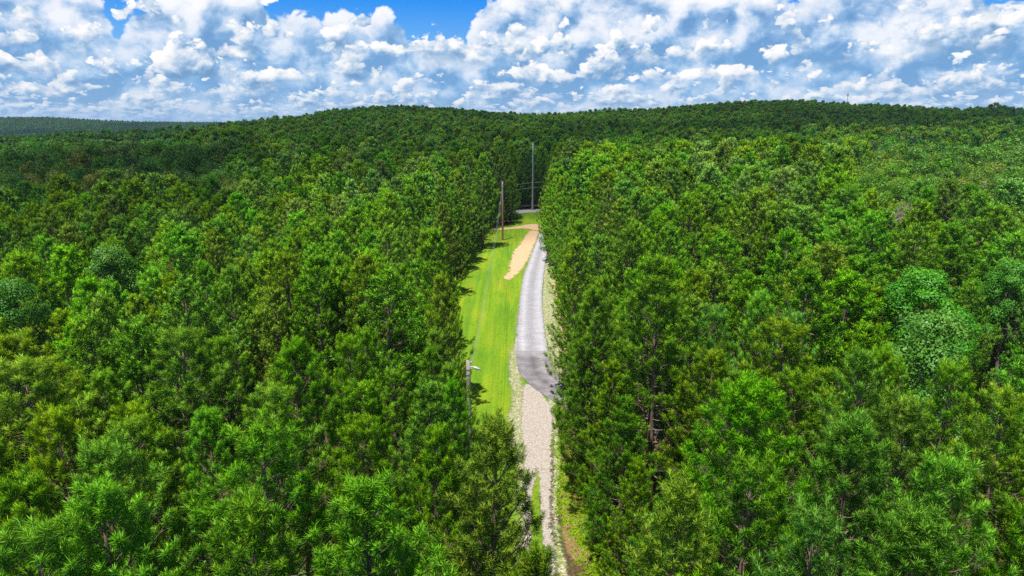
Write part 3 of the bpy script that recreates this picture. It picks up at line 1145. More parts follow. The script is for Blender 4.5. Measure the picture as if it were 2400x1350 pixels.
def broadleaf(seed, h=13.0, cb=3.0, R=2.6, lod=0):
    r = np.random.default_rng(seed)
    wood, fol = Geo(), Geo()
    nl, ls, lobes = [(26000, 0.125, 48), (9500, 0.20, 36), (2400, 0.38, 26), (520, 0.85, 15)][lod]
    tz = np.linspace(0, 1, 7)
    tp = np.column_stack([np.cumsum(r.normal(0, 0.08, (7, 2)), 0), tz * h * 0.86])
    tp[:, :2] -= tp[0, :2]
    tube(wood, tp, 0.014 * h * (1 - tz) + 0.03, 8 if lod < 2 else 5)
    cs = []
    k = 0
    while len(cs) < lobes:
        u = r.normal(0, 1, 3)
        u /= np.linalg.norm(u)
        t = (u[2] + 1) / 2
        rr_ = r.uniform(0.6, 1.05)
        w = R * (1.0 - 0.35 * t)
        c = np.array([u[0] * w * rr_, u[1] * w * rr_, cb + (h - cb) * (0.5 + 0.47 * u[2] * r.uniform(0.75, 1.0))])
        q = R * r.uniform(0.20, 0.36)
        cs.append((c, q))
        if lod < 2:
            zb = max(cb * 0.6, c[2] - np.linalg.norm(c[:2]) * r.uniform(0.5, 1.0))
            zb = min(zb, h * 0.84)
            b = np.array([np.interp(zb, tp[:, 2], tp[:, 0]), np.interp(zb, tp[:, 2], tp[:, 1]), zb])
            m_ = (b + c) / 2 + np.array([0, 0, -0.12 * q]) + r.normal(0, 0.08, 3)
            tube(wood, [b, m_, c], [0.05, 0.03, 0.008], 4, cap=False)
    per = nl // lobes
    C = np.repeat(np.array([c for c, q in cs]), per, 0)
    Qr = np.repeat(np.array([q for c, q in cs]), per)
    d = r.normal(0, 1, (len(C), 3))
    d /= np.linalg.norm(d, axis=1, keepdims=True)
    rad = Qr * r.uniform(0.25, 1.15, len(C)) ** 0.6
    d[:, 2] = np.where(d[:, 2] < -0.35, -d[:, 2], d[:, 2])
    P = C + d * rad[:, None] * np.array([1.0, 1.0, 1.05])
    nrm = d * 0.8 + np.array([0, 0, 0.2]) + r.normal(0, 0.5, (len(C), 3))
    nrm /= np.linalg.norm(nrm, axis=1, keepdims=True)
    a = np.cross(nrm, r.normal(0, 1, (len(C), 3)))
    a /= np.linalg.norm(a, axis=1, keepdims=True)
    b = np.cross(nrm, a)
    s = (ls * r.uniform(0.6, 1.25, len(C)))[:, None]
    V = np.stack([P - a * s * 0.5, P + b * s * 0.32 - nrm * s * 0.08, P + a * s * 0.55 - nrm * s * 0.1, P - b * s * 0.32 - nrm * s * 0.08], 1)
    nn = d * 0.8 + nrm * 0.6
    nn /= np.linalg.norm(nn, axis=1, keepdims=True)
    gn = np.cross(V[:, 2] - V[:, 0], V[:, 1] - V[:, 0])
    fl = np.einsum('ij,ij->i', gn, nn) < 0
    V[fl] = V[fl][:, [0, 3, 2, 1]]
    idx = np.arange(len(C))[:, None] * 4
    Fc = np.concatenate([idx + np.array([[0, 2, 1]]), idx + np.array([[0, 3, 2]])])
    tr = np.repeat(np.clip(np.repeat(r.uniform(0, 1, len(cs)), per) * 0.6 + r.uniform(0, 0.4, len(C)), 0, 1), 4)
    tg = np.repeat(r.random(len(C)) ** 3 * 0.7, 4)
    fol.add(V.reshape(-1, 3), Fc, np.stack([tr, tg, 0 * tr], -1), 0, np.repeat(nn, 4, 0))
    return wood, fol


def two(name, wf, bark, leaf):
    w, f = wf
    return (w.mesh(name + '_trunk', [bark], True), f.mesh(name + '_crown', [leaf]), Geo().merge(w, 0).merge(f, 1).mesh(name + '_whole', [bark, leaf]))


# pines: A closest, B middle; E = open-grown edge pine with branches to the ground; C and D distant
PINE = {
    'A': [two('pine', pine(s, 12.5, c, R, 0), M_BARK, M_NEEDLE) for s, c, R in ((1, 5.0, 2.2), (2, 4.5, 2.4), (3, 5.5, 2.0), (4, 4.5, 2.5))],
    'B': [two('pine', pine(s, 12.5, c, R, 1), M_BARK, M_NEEDLE) for s, c, R in ((11, 5.2, 2.2), (12, 4.6, 2.4), (13, 5.6, 2.0), (14, 5.0, 2.3), (15, 4.4, 2.5))],
    'E': [two('pine', pine(s, 12.5, c, R, 0 if s < 23 else 1), M_BARK, M_NEEDLE) for s, c, R in ((21, 1.3, 2.6), (22, 1.0, 2.7), (23, 1.2, 2.7), (24, 1.0, 2.6), (25, 1.5, 2.5))],
    'C': [two('pine', pine(s, 12.5, c, R, 2), M_BARK, M_NEEDLE) for s, c, R in ((31, 5.0, 2.2), (32, 4.5, 2.4), (33, 5.2, 2.1), (34, 5.0, 2.5))],
    'D': [two('pine', pine(s, 12.5, c, R, 3), M_BARK, M_NEEDLE) for s, c, R in ((41, 4.5, 2.0), (42, 4.5, 2.2), (43, 5.2, 1.8))],
}
BROAD = {
    'A': [two('broadleaf', broadleaf(s, 13, 2.5, R, 0), M_BARK2, M_LEAF) for s, R in ((51, 2.5), (52, 2.8))],
    'B': [two('broadleaf', broadleaf(s, 13, 3.5, R, 1), M_BARK2, M_LEAF) for s, R in ((61, 3.2), (62, 3.6), (63, 3.0))],
    'C': [two('broadleaf', broadleaf(s, 13, 4.0, R, 2), M_BARK2, M_LEAF) for s, R in ((71, 3.8), (72, 4.2), (73, 3.4))],
    'D': [two('broadleaf', broadleaf(s, 13, 4.0, R, 3), M_BARK2, M_LEAF) for s, R in ((81, 4.2), (82, 4.8))],
}

# tones of whole trees (multiplied with the foliage colour)
PT = [('deep green', (0.80, 0.92, 0.95)), ('mid green', (1.0, 1.0, 1.0)), ('bright green', (0.95, 1.20, 0.95)),
      ('yellow-green', (1.30, 1.08, 0.85)), ('blue-green', (0.85, 0.98, 3.0)), ('olive green', (1.18, 0.92, 0.9))]
PW = [0.22, 0.30, 0.22, 0.09, 0.07, 0.10]


def tree_thing(kind, meshes, X, Y, hgt, rot, wide=1.0, tone=(1, 1, 1), alpha=0.35, z=None, names=('trunk', 'crown')):
    e = bpy.data.objects.new(kind, None)
    COL.objects.link(e)
    e.location = (X, Y, float(ground_z(X, Y)) if z is None else z)
    e.rotation_euler = (0, 0, rot)
    s = hgt
    e.scale = (s * wide, s * wide, s)
    e.empty_display_size = 0.3
    for nm, me_ in zip(names, meshes[:2]):
        o = bpy.data.objects.new(nm, me_)
        COL.objects.link(o)
        o.parent = e
        o.color = (*tone, alpha)
    return e


# keep-clear places
AS_C = [(pg(1240, 800)[:2]), (pg(1250, 860)[:2]), (pg(1290, 912)[:2]), (pg(1370, 950)[:2]), (pg(1480, 978)[:2]), (pg(1640, 1015)[:2]), (pg(1800, 1037)[:2])]
RD_C = [pg(x, y)[:2] for x, y in ((960, 516), (1060, 508), (1155, 502), (1220, 496), (1260, 494), (1310, 492), (1400, 490), (1560, 487))]


def seg_dist(p, pts):
    best = 1e9
    for a, b in zip(pts[:-1], pts[1:]):
        ab, ap = b - a, p - a
        t = np.clip((ap @ ab) / (ab @ ab), 0, 1)
        best = min(best, np.linalg.norm(ap - t * ab))
    return best


POLE1 = pg(1097, 845, 9.0)
POLE2 = pg(1178, 563)
POLE3 = pg(1248, 493)


def clear_of(X, Y):
    if Y < 182:
        if xl(Y) < X < xr(Y) and Y < 176:
            return False
        p = np.array([X, Y])
        if Y < 60 and X > 0 and seg_dist(p, AS_C) < 1.9:
            return False
        if Y > 140 and seg_dist(p, RD_C) < 4.2:
            return False
        if 176 <= Y < 186 and 0 < X < 9:
            return False
        if math.hypot(X - POLE1[0], Y - POLE1[1]) < 1.5:
            return False
    return True


def hardwood_w(X, Y):
    """how likely a place carries broadleaf trees"""
    t = X / max(Y, 1)
    n = float(fbm(np.array([X / 35, Y / 45, 3.3]), 2, 21)) - 0.5
    right = smooth(0.44, 0.52, t + n * 0.12) * smooth(78, 96, Y + n * 20) * (1 - smooth(215, 260, Y))
    left = smooth(0.40, 0.48, -t + n * 0.2) * smooth(95, 115, Y + n * 25) * (1 - smooth(380, 420, Y))
    left2 = 0.45 * smooth(0.25, 0.40, -t + n * 0.3) * smooth(120, 150, Y) * (1 - smooth(240, 280, Y))
    rr2 = 0.8 * smooth(0.66, 0.72, t) * smooth(330, 380, Y)
    return max(right, left, left2, rr2)


# explicit trees --------------------------------------------------
taken = []


def place_at(px, py_top, hgt):
    """ground point of a tree whose top is seen at that pixel"""
    for _ in range(1):
        p = pg(px, py_top, hgt)
    return p[0], p[1]


EXPL_B = [
    # px, top y, height, variant set, idx, wide, tone, label
    (242, 566, 13.8, 'A', 0, 1.0, (0.9, 1.0, 1.8), 'glossy dark green broadleaf tree with a pointed crown rising above the pines left of centre'),
    (20, 645, 13.0, 'A', 1, 1.0, (0.75, 1.0, 1.7), 'dark broadleaf tree at the left edge of the photo with deep shade below its crown'),
    (15, 780, 11.5, 'A', 0, 0.85, (1.0, 1.25, 1.2), 'small bright broadleaf tree at the left edge in front of the dark one'),
    (2185, 620, 13.6, 'A', 0, 1.2, (0.85, 1.35, 1.0), 'bright green round broadleaf tree behind the pale glossy one on the right'),
    (2195, 718, 13.4, 'A', 1, 1.15, (1.2, 1.25, 2.6), 'pale silvery glossy broadleaf tree standing out among the pines on the right'),
    (2385, 600, 13.0, 'A', 0, 0.9, (0.9, 1.25, 1.6), 'broadleaf tree with shiny leaves at the right edge of the photo'),
    (1935, 440, 13.5, 'B', 0, 0.75, (1.35, 1.5, 2.2), 'light green broadleaf crown with pale tips poking out of the right pines'),
    (110, 462, 13.0, 'B', 1, 0.8, (1.0, 1.25, 1.5), 'light green broadleaf tree on the left, right-hand one of a bright pair'),
    (60, 480, 12.5, 'B', 2, 0.8, (1.05, 1.35, 1.2), 'light green broadleaf tree on the left, left-hand one of a bright pair'),
    (330, 436, 13.0, 'B', 0, 0.75, (1.2, 1.4, 1.4), 'yellowish-green broadleaf tree beyond the left pines, in front of grey-brown crowns'),
    (30, 405, 15.0, 'B', 1, 0.95, (0.8, 0.9, 1.6), 'tall dark broadleaf tree at the left edge above the bright pair'),
    (385, 556, 12.3, 'B', 2, 0.6, (2.6, 1.15, 0.6), 'small broadleaf tree with orange-yellow leaves among the left pines'),
    (2085, 318, 17.5, 'B', 2, 1.15, (1.7, 0.85, 1.0), 'broad crowned reddish brown tree at the far corner of the right hardwoods'),
    (105, 385, 15.5, 'B', 0, 1.1, (1.9, 1.0, 2.0), 'grey-brown broadleaf crown on the far left behind the bright pair'),
    (225, 392, 15.5, 'B', 2, 1.1, (2.2, 1.0, 2.0), 'rusty grey broadleaf crown in the left hardwoods beside the grey-brown one'),
    (300, 400, 15.0, 'B', 1, 1.0, (1.6, 1.05, 2.4), 'pale grey-green broadleaf crown in the left hardwoods'),
    (2110, 455, 13.2, 'B', 0, 0.75, (1.7, 0.95, 2.2), 'greyish broadleaf crown beside the bare dead tree on the right'),
]
for px, ty, hg, vs, vi, wd, tn, lb in EXPL_B:
    X, Y = place_at(px, ty, hg)
    e = tree_thing('broadleaf_tree', BROAD[vs][vi], X, Y, hg / 13.0, rnd.uniform(0, 6.28), wd, tn, 0.0)
    if vs == 'A':
        taken.append((X * 0.93, Y * 0.93 - 0.6, 1.6))
    tag(e, lb, 'broadleaf tree', 'broadleaf trees among the pines')
    taken.append((X, Y, 2.3 * wd if vs == 'A' else 3.0 * wd))

# the bare tree
X, Y = place_at(2098, 498, 12.5)
g = Geo()


def limb(g, p, d, L_, r0, depth, r):
    n = 5
    pts = [p]
    for k in range(n):
        d = d + r.normal(0, 0.12, 3) + np.array([0, 0, 0.03])
        d = d / np.linalg.norm(d)
        pts.append(pts[-1] + d * L_ / n)
    pts = np.array(pts)
    tube(g, pts, np.linspace(r0, r0 * 0.45, n + 1), 5 if depth < 2 else 3)
    if depth < 3:
        for k in range(2, n + 1):
            for _ in range(2 if depth == 0 else 1 + (r.random() < 0.6)):
                u = np.cross(d, r.normal(0, 1, 3))
                u /= np.linalg.norm(u)
                dd = d * 0.75 + u * r.uniform(0.5, 0.9)
                limb(g, pts[k], dd / np.linalg.norm(dd), L_ * r.uniform(0.4, 0.62), r0 * 0.42, depth + 1, r)


g2 = Geo()
rr3 = np.random.default_rng(77)
tp = np.array([[0, 0, 0], [0.1, 0.05, 2.5], [0.05, 0.15, 5.2], [0.15, 0.1, 8.0], [0.1, 0.1, 10.6]])
tube(g2, tp, [0.17, 0.14, 0.11, 0.07, 0.02], 7)
for k in range(26):
    z = rr3.uniform(4.6, 10.4)
    a = rr3.uniform(0, 6.28)
    d = np.array([math.cos(a), math.sin(a), rr3.uniform(0.6, 1.3)])
    b = np.array([np.interp(z, tp[:, 2], tp[:, 0]), np.interp(z, tp[:, 2], tp[:, 1]), z])
    limb(g, b, d / np.linalg.norm(d), rr3.uniform(1.0, 2.2), 0.035, 1, rr3)
e = tree_thing('dead_tree', (g2.mesh('trunk', [M_DEAD], True), g.mesh('branches', [M_DEAD])), X, Y, 1.18, 0.4, 1.0, names=('trunk', 'branches'))
tag(e, 'bare dead tree with thin grey-brown branches between the pines and hardwoods on the right', 'dead tree')
taken.append((X, Y, 4.6))
taken.append((X * 0.95, Y - 4.5, 3.5))

# notable pines: (px, top y, height, set, idx, wide, tone index, label)
PG = 'pines of the stand around the driveway clearing'
EXPL_P = [
    (1545, 612, 15.0, 'E', 0, 1.3, 1, 'big full pine whose branches reach the ground right of the asphalt bend'),
    (1415, 655, 12.8, 'E', 1, 0.95, 1, 'full pine leaning over the asphalt bend, left of the biggest one'),
    (1245 + 60, 1010, 6.5, 'E', 1, 0.0, 1, None),
    (1675, 722, 12.5, 'A', 2, 0.95, 4, 'blue-green pine with a thick upright leader right of the biggest pine'),
    (1783, 690, 13.0, 'A', 0, 0.85, 2, 'slender pine with a tall candle top between the blue-green pair on the right'),
    (1870, 735, 12.6, 'A', 3, 0.85, 4, 'blue-green pine with a brownish patch in its top right of centre'),
    (2020, 835, 13.0, 'A', 1, 0.95, 4, 'dense blue-green pine left of the pale glossy broadleaf tree'),
    (2000, 985, 12.8, 'A', 0, 1.05, 4, 'blue-green pine with a soft round top in the lower right of the photo'),
    (2230, 850, 12.8, 'A', 2, 0.9, 1, 'pointed pine in front of the pale glossy broadleaf tree'),
    (1350, 565, 13.0, 'E', 3, 1.0, 3, 'pine whose low branches overhang the gravel driveway on its right side'),
    (232, 1045, 12.8, 'A', 3, 1.0, 2, 'bright pine with a cluster of upright candles in the lower left'),
    (45, 1130, 12.6, 'A', 1, 1.0, 1, 'pine with dark upright shoots in the bottom left corner'),
    (585, 1172, 12.6, 'A', 0, 1.0, 1, 'spiky pine near the bottom edge, halfway between left edge and driveway'),
    (2240, 1085, 12.8, 'A', 3, 1.0, 2, 'bright pine with upright candle tips in the bottom right corner'),
    (1905, 1190, 12.3, 'A', 2, 0.95, 4, 'blue-green pine near the bottom edge on the right'),
    (1020, 545, 14.0, 'E', 2, 1.12, 1, 'large spreading pine at the left edge of the mown grass'),
    (1130, 365, 16.5, 'E', 4, 1.1, 1, 'tall pine at the far left corner of the mown grass, left of the brown pole'),
]
EXPL_G = [
    (-0.2, 154.0, 10.5, 'E', 3, 1.15, 0, 'dark low-branched pine directly behind the brown pole at the end of the grass'),
    (4.6, 39.5, 11.5, 'E', 0, 1.0, 1, 'full pine between the asphalt bend and the biggest pine'),
]
expl_p = []
for px, ty, hg, vs, vi, wd, ti, lb in EXPL_P:
    if lb is None:
        continue
    X, Y = place_at(px, ty, hg)
    expl_p.append((X, Y, hg, vs, vi, wd, ti, lb))
    taken.append((X, Y, 2.0 * wd))
for X, Y, hg, vs, vi, wd, ti, lb in EXPL_G:
    expl_p.append((X, Y, hg, vs, vi, wd, ti, lb))
    taken.append((X, Y, 2.0 * wd))

# ---- scattered positions
cand = []


def tree_h(X, Y):
    n = float(fbm(np.array([X / 22, Y / 22, 0.5]), 2, 31)) - 0.5
    tall = 1.6 * float(smooth(6, 14, X) * (1 - smooth(60, 90, X)) * smooth(52, 70, Y) * (1 - smooth(150, 190, Y)))
    return 12.4 + 2.4 * float(smooth(60, 150, Y)) + n * (2.0 + 2.5 * float(smooth(50, 90, Y))) + tall


# both edges of the clearing first: open-grown pines
for side in (-1, 1):
    Y = 11.0
    while Y < 172:
        x0 = (xl(Y) if side < 0 else xr(Y)) + side * (0.1 + 1.7 * rnd.random() ** 1.5)
        ok = all(math.hypot(x0 - tx, Y - ty) > 1.7 + tr * 0.35 for tx, ty, tr in taken)
        if ok and clear_of(x0, Y):
            hg = tree_h(x0, Y) * rnd.uniform(0.74, 1.06)
            if side > 0 and 20 < Y < 33:
                hg *= 0.8
            cand.append([x0, Y, hg, 'E', rnd.uniform(0.85, 1.2), 'edge'])
            taken.append((x0, Y, 1.9))
        Y += rnd.uniform(2.5, 3.6)
for a_, b_ in zip(RD_C[:-1], RD_C[1:]):
    L_ = np.linalg.norm(b_ - a_)
    nrm_ = np.array([-(b_ - a_)[1], (b_ - a_)[0]]) / L_
    k_ = 0.0
    while k_ < L_:
        p_ = a_ + (b_ - a_) * k_ / L_ + nrm_ * rnd.uniform(5.2, 6.6)
        cand.append([p_[0], p_[1], rnd.uniform(13.5, 16.5), 'E', 1.0, 'far'])
        taken.append((p_[0], p_[1], 2.0))
        k_ += rnd.uniform(2.8, 3.6)
# then rows
rows = np.deg2rad(4)
cell = {}


def near_taken(X, Y, k=1.0):
    for a in (-1, 0, 1):
        for b in (-1, 0, 1):
            for tx, ty, tr in cell.get((int(X // 6) + a, int(Y // 6) + b), ()):
                if math.hypot(X - tx, Y - ty) < (1.2 + 0.5 * tr) * k:
                    return True
    return False


def remember(X, Y, r):
    cell.setdefault((int(X // 6), int(Y // 6)), []).append((X, Y, r))


for t_ in taken:
    remember(*t_)


def in_frustum(X, Y, m=0.08, add=9):
    return abs(X) < Y * (0.772 + m) + add and Y > -2


hard = []
Y = 4.0
while Y < 640:
    sp = 3.05 if Y < 90 else 3.7
    X = -(Y * 0.86 + 12)
    while X < Y * 0.86 + 12:
        x = X + rnd.uniform(-0.85, 0.85)
        y = Y + rnd.uniform(-0.85, 0.85)
        X += sp
        if not in_frustum(x, y) or not clear_of(x, y) or near_taken(x, y):
            continue
        px = 1200 + F * x / (0.972 * max(y, 1))
        R_ = float(np.interp(px, SKYX, RID))
        if y > R_ + 22:
            continue
        if float(fbm(np.array([x / 9, y / 9, 9.0]), 2, 41)) < 0.30:
            continue                        # small gaps in the canopy
        if rnd.random() < max(hardwood_w(x, y), 0.010 if y > 75 else 0.0):
            if rnd.random() < 0.42 or hardwood_w(x, y) < 0.1:
                hard.append([x, y, rnd.uniform(12.5, 15.5) * (1.12 if y > 150 else 1.0)])
                remember(x, y, 4.0)
            continue
        q_ = rnd.random() * (0.45 if 10 < x < 60 and 48 < y < 150 else 1.0)
        if q_ < 0.16:
            cand.append([x, y, tree_h(x, y) * rnd.uniform(1.03, 1.14), None, rnd.uniform(1.25, 1.5), 'in'])
            remember(x, y, 3.0)
        elif q_ < 0.24:
            cand.append([x, y, tree_h(x, y) * rnd.uniform(0.68, 0.85), None, rnd.uniform(0.95, 1.25), 'in'])
        else:
            cand.append([x, y, tree_h(x, y) * rnd.uniform(0.86, 1.08), None, rnd.uniform(0.95, 1.22), 'in'])
    Y += sp

# which pines show largest: those inside the frame, nearest first
def in_frame(x, y, hg, z0):
    u, v, dep = proj(np.array([x, y, z0 + hg - 1.0]))
    u2, v2, _ = proj(np.array([x, y, z0 + 0.5 * hg]))
    return dep > 2 and -60 < u < 2460 and v2 > 0 and v < 1420


info = []
for k, c in enumerate(cand):
    z0 = float(ground_z(c[0], c[1]))
    d = math.hypot(c[0], c[1])
    vis = in_frame(c[0], c[1], c[2], z0)
    bonus = 0.62 if c[5] == 'edge' else 1.0      # an edge pine shows its whole flank
    info.append((0 if vis else 1, d * bonus, k, z0))
order = sorted(info)
N_IND = 299 - len(expl_p)
chosen = set(k for v, d, k, z0 in order[:N_IND] if v == 0)

SC = {'A': 12.5, 'B': 12.5, 'C': 12.5, 'D': 12.5, 'E': 12.5}
stuff_pts = []       # (proto name, idx, x, y, z, rot, sx, sz)


def pine_set(c):
    d = math.hypot(c[0], c[1])
    if c[3] == 'E':
        return 'E', (rnd.randint(0, 1) if d < 42 else rnd.randint(2, 4))
    if d < 36:
        return 'A', rnd.randint(0, 3)
    if d < 95:
        return 'B', rnd.randint(0, 4)
    if d < 210:
        return 'C', rnd.randint(0, 3)
    return 'D', rnd.randint(0, 2)


rec = []
for k, c in enumerate(cand):
    z0 = info[k][3]
    vs, vi = pine_set(c)
    rot = rnd.uniform(0, 6.28)
    if k in chosen:
        ti = int(np.searchsorted(np.cumsum(PW), rnd.random() * sum(PW)))
        rec.append([c[0], c[1], c[2], vs, vi, rot, c[4], min(ti, 5), c[5], None])
    else:
        stuff_pts.append(('P' + vs, vi, c[0], c[1], z0, rot, c[2] / 12.5 * c[4], c[2] / 12.5))
for X, Y, hg, vs, vi, wd, ti, lb in expl_p:
    rec.append([X, Y, hg, vs, vi, rnd.uniform(0, 6.28), wd, ti, 'x', lb])

# labels --------------------------------------------------
ordn = ['nearest', 'second nearest', 'third nearest', 'fourth nearest', 'fifth nearest', 'sixth nearest', 'seventh nearest', 'eighth nearest', 'ninth nearest', 'tenth nearest',
        'eleventh nearest', 'twelfth nearest', 'thirteenth nearest', 'fourteenth nearest', 'fifteenth nearest', 'sixteenth nearest', 'seventeenth nearest', 'eighteenth nearest', 'nineteenth nearest', 'twentieth nearest']
for side, where in ((-1, 'along the left edge of the grass'), (1, 'along the right side of the driveway')):
    row = sorted([r for r in rec if r[8] == 'edge' and (r[0] > 2) == (side > 0)], key=lambda r: r[1])
    late = {}
    for k, r in enumerate(row):
        if k < len(ordn):
            r[9] = '%s low-branched pine, %s %s' % (PT[r[7]][0], ordn[k], where)
        else:
            late.setdefault(r[7], []).append(r)
    for ti, lst in late.items():
        for k, r in enumerate(lst):
            w_ = [''] if len(lst) == 1 else (['nearer ', 'farther '] if len(lst) == 2 else ['nearest ', 'second ', 'third ', 'fourth ', 'fifth ', 'sixth ', 'seventh ', 'eighth ', 'ninth '])
            r[9] = '%s%s pine far up %s' % (w_[min(k, len(w_) - 1)], PT[ti][0], where)


def col_of(px):
    for lim, t in ((150, 'at the left edge'), (420, 'near the left edge'), (700, 'left of centre'), (950, 'mid left'), (1200, 'just left of the grass'),
                   (1450, 'just right of the driveway'), (1700, 'around the biggest pine'), (1950, 'mid right'), (2230, 'near the right edge'), (9999, 'at the right edge')):
        if px < lim:
            return t


def row_of(py):
    for lim, t in ((560, 'far back'), (640, 'back'), (740, 'mid-depth'), (880, 'lower middle'), (1060, 'lower'), (1230, 'foreground'), (9999, 'bottom-edge')):
        if py < lim:
            return t


groups_ = {}
for r in rec:
    if r[9] is None:
        u, v, _ = proj(np.array([r[0], r[1], r[2]]))
        w_ = 'slender ' if r[6] < 0.98 else ('broad ' if r[6] > 1.08 else '')
        groups_.setdefault('%s %s%s pine %s' % (row_of(v), w_, PT[r[7]][0], col_of(u)), []).append((u, r))


ORD = ['second', 'third', 'fourth', 'fifth', 'sixth', 'seventh', 'eighth', 'ninth', 'tenth', 'eleventh', 'twelfth', 'thirteenth', 'fourteenth', 'fifteenth',
       'sixteenth', 'seventeenth', 'eighteenth', 'nineteenth', 'twentieth']


def pick_words(n):
    if n < 4:
        return [[''], ['left-hand ', 'right-hand '], ['leftmost ', 'middle ', 'rightmost ']][n - 1]
    w = ['leftmost '] + [o_ + ' from left ' for o_ in ORD]
    return (w[:n - 1] + ['rightmost ']) if n <= 20 else w + [''] * n


for k, lst in groups_.items():
    lst.sort(key=lambda t: t[0])
    for wd_, (u, r) in zip(pick_words(len(lst)), lst):
        r[9] = wd_ + k
for X, Y, hg, vs, vi, rot, wd, ti, kd, lb in rec:
    e = tree_thing('pine_tree', PINE[vs][vi], X, Y, hg / 12.5, rot, wd, PT[ti][1], 0.35)
    tag(e, lb, 'pine tree', PG)

# broadleaf trees: the 130 nearest as things
hard.sort(key=lambda c: math.hypot(c[0], c[1]))
BT = [('deep green', (0.80, 0.85, 0.9)), ('mid green', (1.05, 1.0, 1.0)), ('light green', (1.15, 1.25, 1.0)), ('yellow-green', (1.55, 1.2, 0.8)), ('grey-brown', (1.75, 0.95, 1.6)), ('olive', (1.4, 1.0, 0.9))]
n_h = 0
hgroups = {}
for c in hard:
    z0 = float(ground_z(c[0], c[1]))
    d = math.hypot(c[0], c[1])
    rot = rnd.uniform(0, 6.28)
    wd = rnd.uniform(0.8, 1.1)
    if in_frame(c[0], c[1], c[2], z0) and n_h < 150:
        n_h += 1
        vs = 'A' if d < 60 else ('B' if d < 150 else 'C')
        ti = int(rnd.choices(range(6), [4, 5, 3, 2.4, 1.1, 3])[0])
        e = tree_thing('broadleaf_tree', BROAD[vs][rnd.randint(0, len(BROAD[vs]) - 1)], c[0], c[1], c[2] / 13.0, rot, wd * (1.15 if vs == 'B' else 1.0), BT[ti][1], 0.4, z0)
        u, v, _ = proj(np.array([c[0], c[1], z0 + c[2]]))
        if c[0] > 0:
            w_ = 'of the right hardwoods ' + ('nearest the pines' if u < 2080 else ('halfway to the right edge' if u < 2250 else 'by the right edge'))
        else:
            w_ = 'of the left hardwoods ' + ('by the left edge' if u < 150 else ('left of their middle' if u < 330 else ('right of their middle' if u < 520 else 'where they meet the pines')))
        v_ = 'front-row' if v > 440 else ('middle-row' if v > 370 else 'back-row')
        hgroups.setdefault('%s %s broadleaf %s' % (v_, BT[ti][0], w_), []).append((u, e))
    else:
        vs = 'A' if d < 40 else ('B' if d < 100 else ('C' if d < 240 else 'D'))
        stuff_pts.append(('B' + vs, rnd.randint(0, len(BROAD[vs]) - 1), c[0], c[1], z0, rot, c[2] / 13.0 * wd, c[2] / 13.0))

for k, lst in hgroups.items():
    lst.sort(key=lambda t: t[0])
    for wd_, (u, e) in zip(pick_words(len(lst)), lst):
        tag(e, wd_ + k, 'broadleaf tree', 'broadleaf trees of the hardwood patches')

# the far wooded hill on the left and the slope behind the ridge
Y = 1500.0
while Y < 2080:
    X = -0.86 * Y
    while X < -0.28 * Y:
        x, y = X + rnd.uniform(-3.5, 3.5), Y + rnd.uniform(-3.5, 3.5)
        X += 8.5
        hg = rnd.uniform(11, 17)
        if rnd.random() < 0.7:
            stuff_pts.append(('BD', rnd.randint(0, 1), x, y, float(ground_z(x, y)), rnd.uniform(0, 6.28), hg / 13.0 * 1.1, hg / 13.0))
        else:
            stuff_pts.append(('PD', rnd.randint(0, 2), x, y, float(ground_z(x, y)), rnd.uniform(0, 6.28), hg / 12.5 * 1.5, hg / 12.5))
    Y += 8.5


